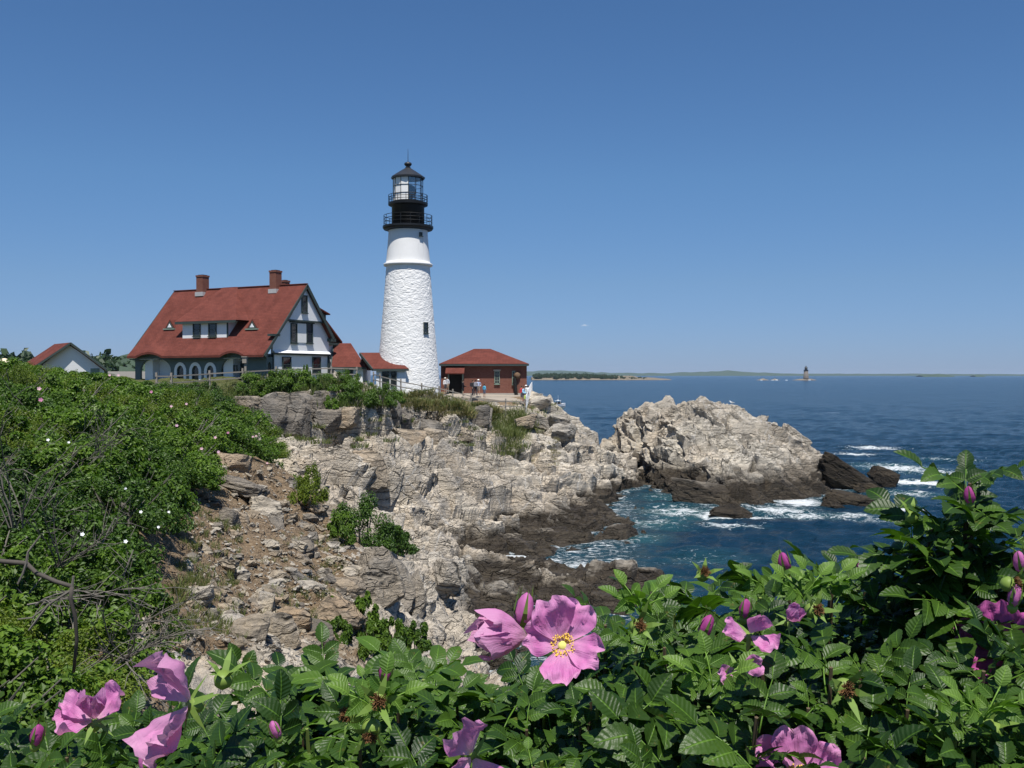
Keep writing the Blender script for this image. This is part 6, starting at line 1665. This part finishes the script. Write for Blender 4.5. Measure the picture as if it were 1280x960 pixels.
def spent(bush, P, n, size=1.0, label=None, green=False):
    """faded flower: green hip, long green sepals, brown brush of withered stamens"""
    m = MB().lathe([(.002, -.016), (.0075, -.011), (.0085, -.005), (.006, 0)], 12).mesh('hip', M['hip'], True)
    f = link('hip', m, bush); f.matrix_basis = Matrix.Translation(Vector(P) - bush.location) @ frame_from(n).to_4x4() @ Matrix.Scale(size, 4)
    if label: f['label'] = label
    rg = random.Random(int(P[0] * 5000))
    for k in range(5):
        a = 2 * PI * k / 5 + rg.uniform(-.2, .2); d = Vector((math.cos(a), math.sin(a), 0)); s_ = Vector((-math.sin(a), math.cos(a), 0)); up_ = rg.uniform(.2, 1.1); L = rg.uniform(.016, .026)
        mm = MB(); pt = [d * .005 + Vector((0, 0, -.001)), d * (L * .5) + Vector((0, 0, L * .4 * up_)), d * L + Vector((0, 0, L * .8 * up_))]
        w = [.003, .0028, .0006]
        mm.poly([pt[0] - s_ * w[0], pt[1] - s_ * w[1], pt[1] + s_ * w[1], pt[0] + s_ * w[0]]); mm.poly([pt[1] - s_ * w[1], pt[2], pt[1] + s_ * w[1]])
        mm.build('sepal', M['sepal'], f)
    if not green:
        m = MB()
        for k in range(120):
            a = rg.uniform(0, 6.3); t_ = rg.uniform(0, 1.1); r = .0085
            q = Vector((r * math.sin(t_) * math.cos(a), r * math.sin(t_) * math.sin(a), r * math.cos(t_) * .8 + .001)); m.tube([q * .4, q * rg.uniform(.8, 1.15)], [.0006, .0004], 3)
        o = m.build('withered_stamens', M['withered'], f); o['kind'] = 'stuff'
    return f
def bud(bush, P, n, mat='petal_deep', size=1.0, label=None):
    m = MB().lathe([(.001, -.022), (.005, -.018), (.0065, -.013), (.0045, -.008)], 10).mesh('bud', M['hip'], True)
    f = link('bud', m, bush); f.matrix_basis = Matrix.Translation(Vector(P) - bush.location) @ frame_from(n).to_4x4() @ Matrix.Scale(size, 4)
    if label: f['label'] = label
    V = []; N = 18
    prof = [(.004, -.010), (.0075, -.004), (.0085, .003), (.007, .010), (.0045, .016), (.001, .020)]
    for i, (r, z) in enumerate(prof):
        for k in range(N):
            a = 2 * PI * k / N; q = 1 + .14 * math.sin(3 * a + i * .9); V.append((r * q * math.cos(a), r * q * math.sin(a), z))
    Fc = [(i * N + k, i * N + (k + 1) % N, (i + 1) * N + (k + 1) % N, (i + 1) * N + k) for i in range(len(prof) - 1) for k in range(N)]
    link('furled_petals', mesh_np('furled_petals', V, Fc, M[mat], True, uv=np.array([(.6, .5)] * len(V))), f)
    for k in range(5):
        a = 2 * PI * k / 5; d = Vector((math.cos(a), math.sin(a), 0)); s_ = Vector((-math.sin(a), math.cos(a), 0))
        MB().poly([d * .005 - s_ * .0028 + Vector((0, 0, -.010)), d * .010 - s_ * .002 + Vector((0, 0, .004)), d * .008 + Vector((0, 0, .026)), d * .010 + s_ * .002 + Vector((0, 0, .004)), d * .005 + s_ * .0028 + Vector((0, 0, -.010))]).build('sepal', M['sepal'], f)
    return f

SKY_LINE = [(-80, 880), (0, 905), (60, 900), (120, 905), (170, 890), (215, 880), (260, 850), (290, 835), (340, 822), (370, 806), (400, 815), (430, 822), (470, 812), (500, 800), (535, 798), (560, 838), (590, 848), (620, 838), (660, 800), (700, 800), (740, 762), (770, 745), (800, 752), (840, 715), (865, 702), (895, 690), (930, 706), (960, 698), (1000, 722), (1030, 690), (1060, 712), (1090, 718), (1112, 682), (1150, 664), (1190, 660), (1240, 674), (1290, 668), (1380, 668)]
def skyline(px): return float(np.interp(px, [p[0] for p in SKY_LINE], [p[1] for p in SKY_LINE]))
BR = random.Random(4)
def make_rose_bush(x0, x1, label, extra=(), n_inner=340):
    cx = (x0 + x1) / 2; base = at(cx, 960, 1.25); base.z = 10.32
    o = empty('rose_bush', base, 0, label, 'rose bush', 'rose bushes along the near cliff top')
    tips = []
    # shoots in loose rows: upper ones a little farther, lower ones nearer
    step = 45
    px = x0 + step * .3
    while px < x1:
        sk = skyline(px); py = sk + BR.uniform(30, 50); row = 0
        while py < 1010:
            Y = 1.30 - .42 * min(1, (py - sk) / 240) + BR.uniform(-.08, .10)
            tips.append((px + BR.uniform(-26, 26), py + BR.uniform(-10, 10), Y)); py += BR.uniform(38, 54); row += 1
        px += step * BR.uniform(.8, 1.15)
    tips = list(extra) + tips
    n_leaf = 0
    canes = 0
    for k, (px, py, Y) in enumerate(tips):
        T = at(px, py, Y)
        root = Vector((base.x + (T.x - base.x) * .75 + BR.uniform(-.06, .06), Y + BR.uniform(.08, .25), 10.34))
        mid = root.lerp(T, .6) + Vector((BR.uniform(-.05, .05), BR.uniform(.02, .08), .06))
        MB().tube([root - base, mid - base, root.lerp(T, .85) + Vector((0, .02, .02)) - base, T - base], [.005, .004, .003, .002], 5).build('cane', M['cane'] if BR.random() < .5 else M['stalk'], o)
        axis = (T - mid).normalized() * .6 + Vector((BR.uniform(-.35, .35), BR.uniform(-.45, .05), .75)); axis.normalize()
        nl = BR.randint(5, 7); a0 = BR.uniform(0, 6.3)
        fr_ = frame_from(axis, (0.3, 1, .1))
        for q in range(nl):
            if n_leaf >= 298: break
            az = a0 + q * 2.4; el = rad(48 - 72 * q / nl + BR.uniform(-14, 14))
            d = fr_ @ Vector((math.cos(az) * math.cos(el), math.sin(az) * math.cos(el), math.sin(el)))
            d.y -= .25; d.normalize()
            upv = (axis * .4 + Vector((0, -.16, 1.0)) + Vector((BR.uniform(-.65, .65), BR.uniform(-.5, .4), BR.uniform(-.2, .2)))); upv = (upv - d * upv.dot(d)).normalized()
            yv = upv.cross(d)
            young = q == 0 and BR.random() < .22
            me = BR.choice(YOUNG) if young else BR.choice(LEAVES)
            lf = link('leaf', me, o); s = BR.uniform(.50, .86) * (1 if q else .75)
            Rm = Matrix((d, yv, upv)).transposed().to_4x4()
            lf.matrix_basis = Matrix.Translation(T - axis * (.012 * q + .004) - base) @ Rm @ Matrix.Scale(s, 4)
            n_leaf += 1
    # the shaded inside of the bush: smaller leaves behind the outer shoots, one mass
    Vs, Fs, UVs, b = [], [], [], 0
    for k in range(n_inner):
        px = BR.uniform(x0 - 10, x1 + 10); sk = skyline(px) + 62
        py = BR.uniform(sk, 1080); Y = 1.42 + BR.uniform(-.20, .30)
        v, f, uv = INNER[k % 3]
        Rm = np.array(Matrix.Rotation(BR.uniform(0, 6.3), 3, 'Z') @ Matrix.Rotation(BR.uniform(-.9, .6), 3, 'Y') @ Matrix.Rotation(BR.uniform(-.6, .6), 3, 'X'))
        Vs.append(np.array(v) @ Rm.T + np.array(at(px, py, Y) - base)); Fs += [tuple(b + q for q in g) for g in f]; UVs += uv; b += len(v)
    t_ = mesh_np('inner_leaves', np.concatenate(Vs), Fs, M['leafR'], True, uv=np.array(UVs))
    il = link('inner_leaves', t_, o); il['kind'] = 'stuff'
    return o
B1 = make_rose_bush(-70, 200, 'rose bush at the lower left corner with one withering pink rose')
B2 = make_rose_bush(200, 420, 'rose bush with two drooping pink petals left of the spent brown hips')
B3 = make_rose_bush(420, 600, 'rose bush below the pale outcrop carrying brown spent hips')
B4 = make_rose_bush(600, 820, 'rose bush bearing the large open pink rose with yellow centre')
B5 = make_rose_bush(820, 1050, 'rose bush before the open sea with small faded pink blooms')
B6 = make_rose_bush(1050, 1205, 'leafy rose bush rising against the sea left of the tallest shoot',
                    ((1118, 688, 1.16), (1140, 672, 1.15), (1165, 658, 1.14), (1188, 652, 1.14), (1155, 690, 1.13), (1180, 684, 1.12)))
B7 = make_rose_bush(1205, 1370, 'rose bush at the right edge with the tallest shoot and a half hidden rose',
                    ((1212, 604, 1.12), (1210, 626, 1.13), (1216, 648, 1.12), (1232, 664, 1.13), (1212, 672, 1.12), (1255, 676, 1.12)))
def PT(px, py, Y): return at(px, py, Y)
EYE = Vector((0, 0, CAMZ))
def toward(P, dx=0, dz=0): v = (EYE - P).normalized(); return Vector((v.x + dx, v.y, v.z + dz)).normalized()
# the open rose
P = PT(703, 808, .80)
flower(B4, P, toward(P, .05, .30), ((62, 78, .35, .35, 1.06), (112, 62, .55, .55, 1.18), (170, 70, .45, .3, .98), (262, 74, .25, .15, 1.0), (338, 74, .35, .3, .95)), 0.79, 'petal', label='open pink rose facing the viewer with yellow stamens')
P = PT(661, 798, .815)
flower(B4, P, Vector((-.95, -.18, .22)), ((20, 48, .9, .1, 1.0), (95, 40, 1.0, .1, .98), (165, 50, .9, .2, .95), (240, 46, .9, .1, .9), (310, 58, .7, .2, .95)), .86, 'petal_pale', False, 'pale pink cupped rose seen from the side')
P = PT(655, 768, .83); bud(B4, P, (.15, -.1, 1), 'petal', .95, 'pink half furled bud above the cupped rose')
P = PT(238, 880, .80)
flower(B2, P, Vector((-.55, -.55, .35)), ((100, 55, .6, .1, 1.05), (150, 72, .35, -.1, .85), (262, 82, .4, .2, 1.15), (300, 70, .5, .2, .95)), 1.0, 'petal_pale', False, 'drooping pink rose with wide separated petals')
P = PT(118, 902, .88)
flower(B1, P, Vector((.1, -.35, .9)), ((25, 58, .5, .1, .9), (160, 66, .4, .2, .9), (200, 80, .3, .3, .9), (250, 40, .9, .1, .75), (80, 25, 1.0, .1, .7)), .82, 'petal', False, 'withering pink rose with crumpled petals')
P = PT(1254, 808, 1.06)
flower(B7, P, toward(P, -.1, .1), ((30, 78, .4, .2, 1.1), (100, 74, .4, .2, 1.1), (175, 80, .4, .2, 1.1), (250, 78, .3, .2, 1.1), (320, 76, .4, .2, 1.1)), 1.0, 'petal_deep', True, 'deep pink open rose half hidden behind leaves')
P = PT(936, 794, .93)
flower(B5, P, Vector((.2, -.6, .5)), ((170, 80, .4, .3, .8), (60, 40, .9, .1, .7), (300, 70, .5, .3, .75)), .8, 'petal', False, 'small faded pink rose with loose petals')
P = PT(985, 776, .95); flower(B5, P, Vector((.3, -.5, .6)), ((20, 40, 1.0, .1, .7), (140, 50, .9, .1, .7), (260, 50, .9, .1, .7)), .55, 'petal', False, 'small pink cup shaped bloom')
P = PT(922, 836, .90); flower(B5, P, Vector((.1, -.7, .2)), ((10, 70, .4, .2, .8), (200, 78, .4, .2, .8)), .62, 'petal', False, 'two loose pink petals beneath the faded rose')
P = PT(996, 974, .88)
flower(B5, P, toward(P, .0, .5), ((20, 78, .4, .3, 1.1), (95, 66, .5, .3, 1.1), (160, 78, .4, .3, 1.1), (250, 78, .3, .2, 1.1), (320, 76, .4, .2, 1.1)), 0.9, 'petal', True, 'pink rose cut off by the bottom edge')
P = PT(590, 945, .84)
flower(B3, P, Vector((.4, -.7, -.1)), ((120, 80, .4, .2, 1.1), (300, 80, .4, .2, 1.0), (200, 70, .4, .2, .9)), .9, 'petal', False, 'pink rose with hanging petals in the shade at the bottom')
for b, px, py, Y, s, mt in ((B1, 46, 922, .86, .7, 'petal_deep'), (B5, 981, 706, 1.12, .8, 'petal_deep'), (B6, 1076, 714, 1.15, .6, 'petal_deep'), (B7, 1276, 706, 1.0, .8, 'petal'), (B5, 882, 786, .98, .8, 'petal_deep'), (B5, 931, 764, 1.0, .7, 'petal_deep'), (B7, 1268, 748, .95, .75, 'petal'), (B2, 345, 915, .9, .6, 'petal'), (B3, 482, 842, .98, .8, 'petal_deep'), (B7, 1212, 622, 1.10, .7, 'petal_deep'), (B1, 185, 955, .84, .8, 'petal')):
    bud(b, PT(px, py, Y), (BR.uniform(-.4, .4), -.3, 1), mt, s)
for b, px, py, Y, s, n, g in ((B3, 473, 877, .83, 1.0, (.15, -1, .3), 0), (B3, 436, 893, .84, 1.0, (-.7, -.8, .1), 0), (B3, 463, 918, .83, 1.0, (0, -1, -.5), 0), (B5, 1058, 862, .86, 1.05, (0, -1, .1), 0), (B5, 1020, 762, 1.0, .95, (.3, -.8, .3), 0), (B4, 799, 782, .95, .9, (.2, -.8, .4), 0), (B5, 880, 716, 1.12, .9, (.1, -.8, .6), 0), (B2, 280, 842, .98, 1.1, (.2, -.3, 1), 1), (B7, 1268, 730, .95, .9, (.5, -.7, .2), 0), (B5, 1000, 735, 1.08, .9, (0, -.5, 1), 1), (B7, 1240, 905, .88, 1.1, (-.2, -.4, 1), 1), (B6, 1140, 640, 1.14, .9, (-.1, -.3, 1), 1)):
    spent(b, PT(px, py, Y), n, s, None if not g else None, bool(g))
# lime young leaf sprays
for b, px, py, Y in ((B5, 1030, 742, 1.06), (B5, 1005, 750, 1.05), (B5, 960, 742, 1.12), (B4, 800, 765, 1.05), (B7, 1230, 900, .85), (B3, 470, 890, .85), (B5, 890, 860, .9)):
    T = PT(px, py, Y); T -= b.location
    for k in range(5):
        a = k * 1.3 + px; d = Vector((math.cos(a) * .7, -.3 + .3 * math.sin(a), .75)).normalized(); u_ = Vector((0, -.5, .8)); u_ = (u_ - d * u_.dot(d)).normalized()
        lf = link('leaf', YOUNG[k % 3], b); lf.matrix_basis = Matrix.Translation(T) @ Matrix((d, u_.cross(d), u_)).transposed().to_4x4() @ Matrix.Scale(.7, 4); lf['label'] = 'young yellow green leaf'

# small roses dotted over the left bank: each belongs to the nearest shrub there
def small_rose(px, py, mat, s=.045):
    best = None
    d = ray(px, py)
    for o in SHRUBS:
        if o.get('category') != 'shrub': continue
        c = o.location + Vector((0, 0, o.scale.z * .55)); k = c.dot(d) - CAMZ * d.z; k /= d.dot(d)
        pt = Vector((0, 0, CAMZ)) + d * k; dist = (pt - c).length / max(o.scale.x, .3)
        if dist < 1.0 and (best is None or k < best[0]): best = (k, o, c)
    if not best: return
    k, o, c = best; pt = Vector((0, 0, CAMZ)) + d * (k - o.scale.x * .9 / d.length)
    m = MB(); n = frame_from((EYE - pt).normalized() + Vector((0, 0, .5)))
    for q in range(5):
        a = 2 * PI * q / 5; u = n @ Vector((math.cos(a), math.sin(a), 0)); w = n @ Vector((-math.sin(a), math.cos(a), 0)); z = n @ Vector((0, 0, 1))
        m.poly([Vector((0, 0, 0)), u * s * .6 - w * s * .38 + z * s * .15, u * s - w * s * .22 + z * s * .3, u * s * .95 + w * s * .22 + z * s * .3, u * s * .6 + w * s * .38 + z * s * .15])
    f = m.build('flower', M[mat]); f.parent = o
    f.matrix_basis = Matrix.Rotation(-o.rotation_euler.z, 4, 'Z') @ Matrix.Identity(4)
    f.matrix_basis = (Matrix.Translation(o.location) @ Matrix.Rotation(o.rotation_euler.z, 4, 'Z') @ Matrix.Diagonal((*o.scale, 1))).inverted() @ Matrix.Translation(pt)
    f['label'] = 'small white rose' if mat == 'white' else 'small pink rose'
for px, py, mt in ((49, 486, 'petal'), (51, 500, 'petal_deep'), (137, 469, 'petal'), (148, 469, 'petal'), (189, 490, 'petal_deep'), (214, 508, 'petal'), (233, 505, 'petal'), (221, 532, 'petal_pale'), (252, 561, 'petal'), (60, 550, 'white'), (86, 553, 'white'), (157, 611, 'white'), (198, 659, 'white'), (157, 677, 'white'), (103, 668, 'white'), (269, 547, 'petal'), (285, 541, 'petal_deep'), (316, 546, 'petal'), (320, 545, 'petal'), (273, 565, 'petal_pale'), (334, 579, 'petal'), (176, 640, 'white'), (211, 640, 'white')):
    small_rose(px, py, mt, .026 if mt == 'white' else .05)
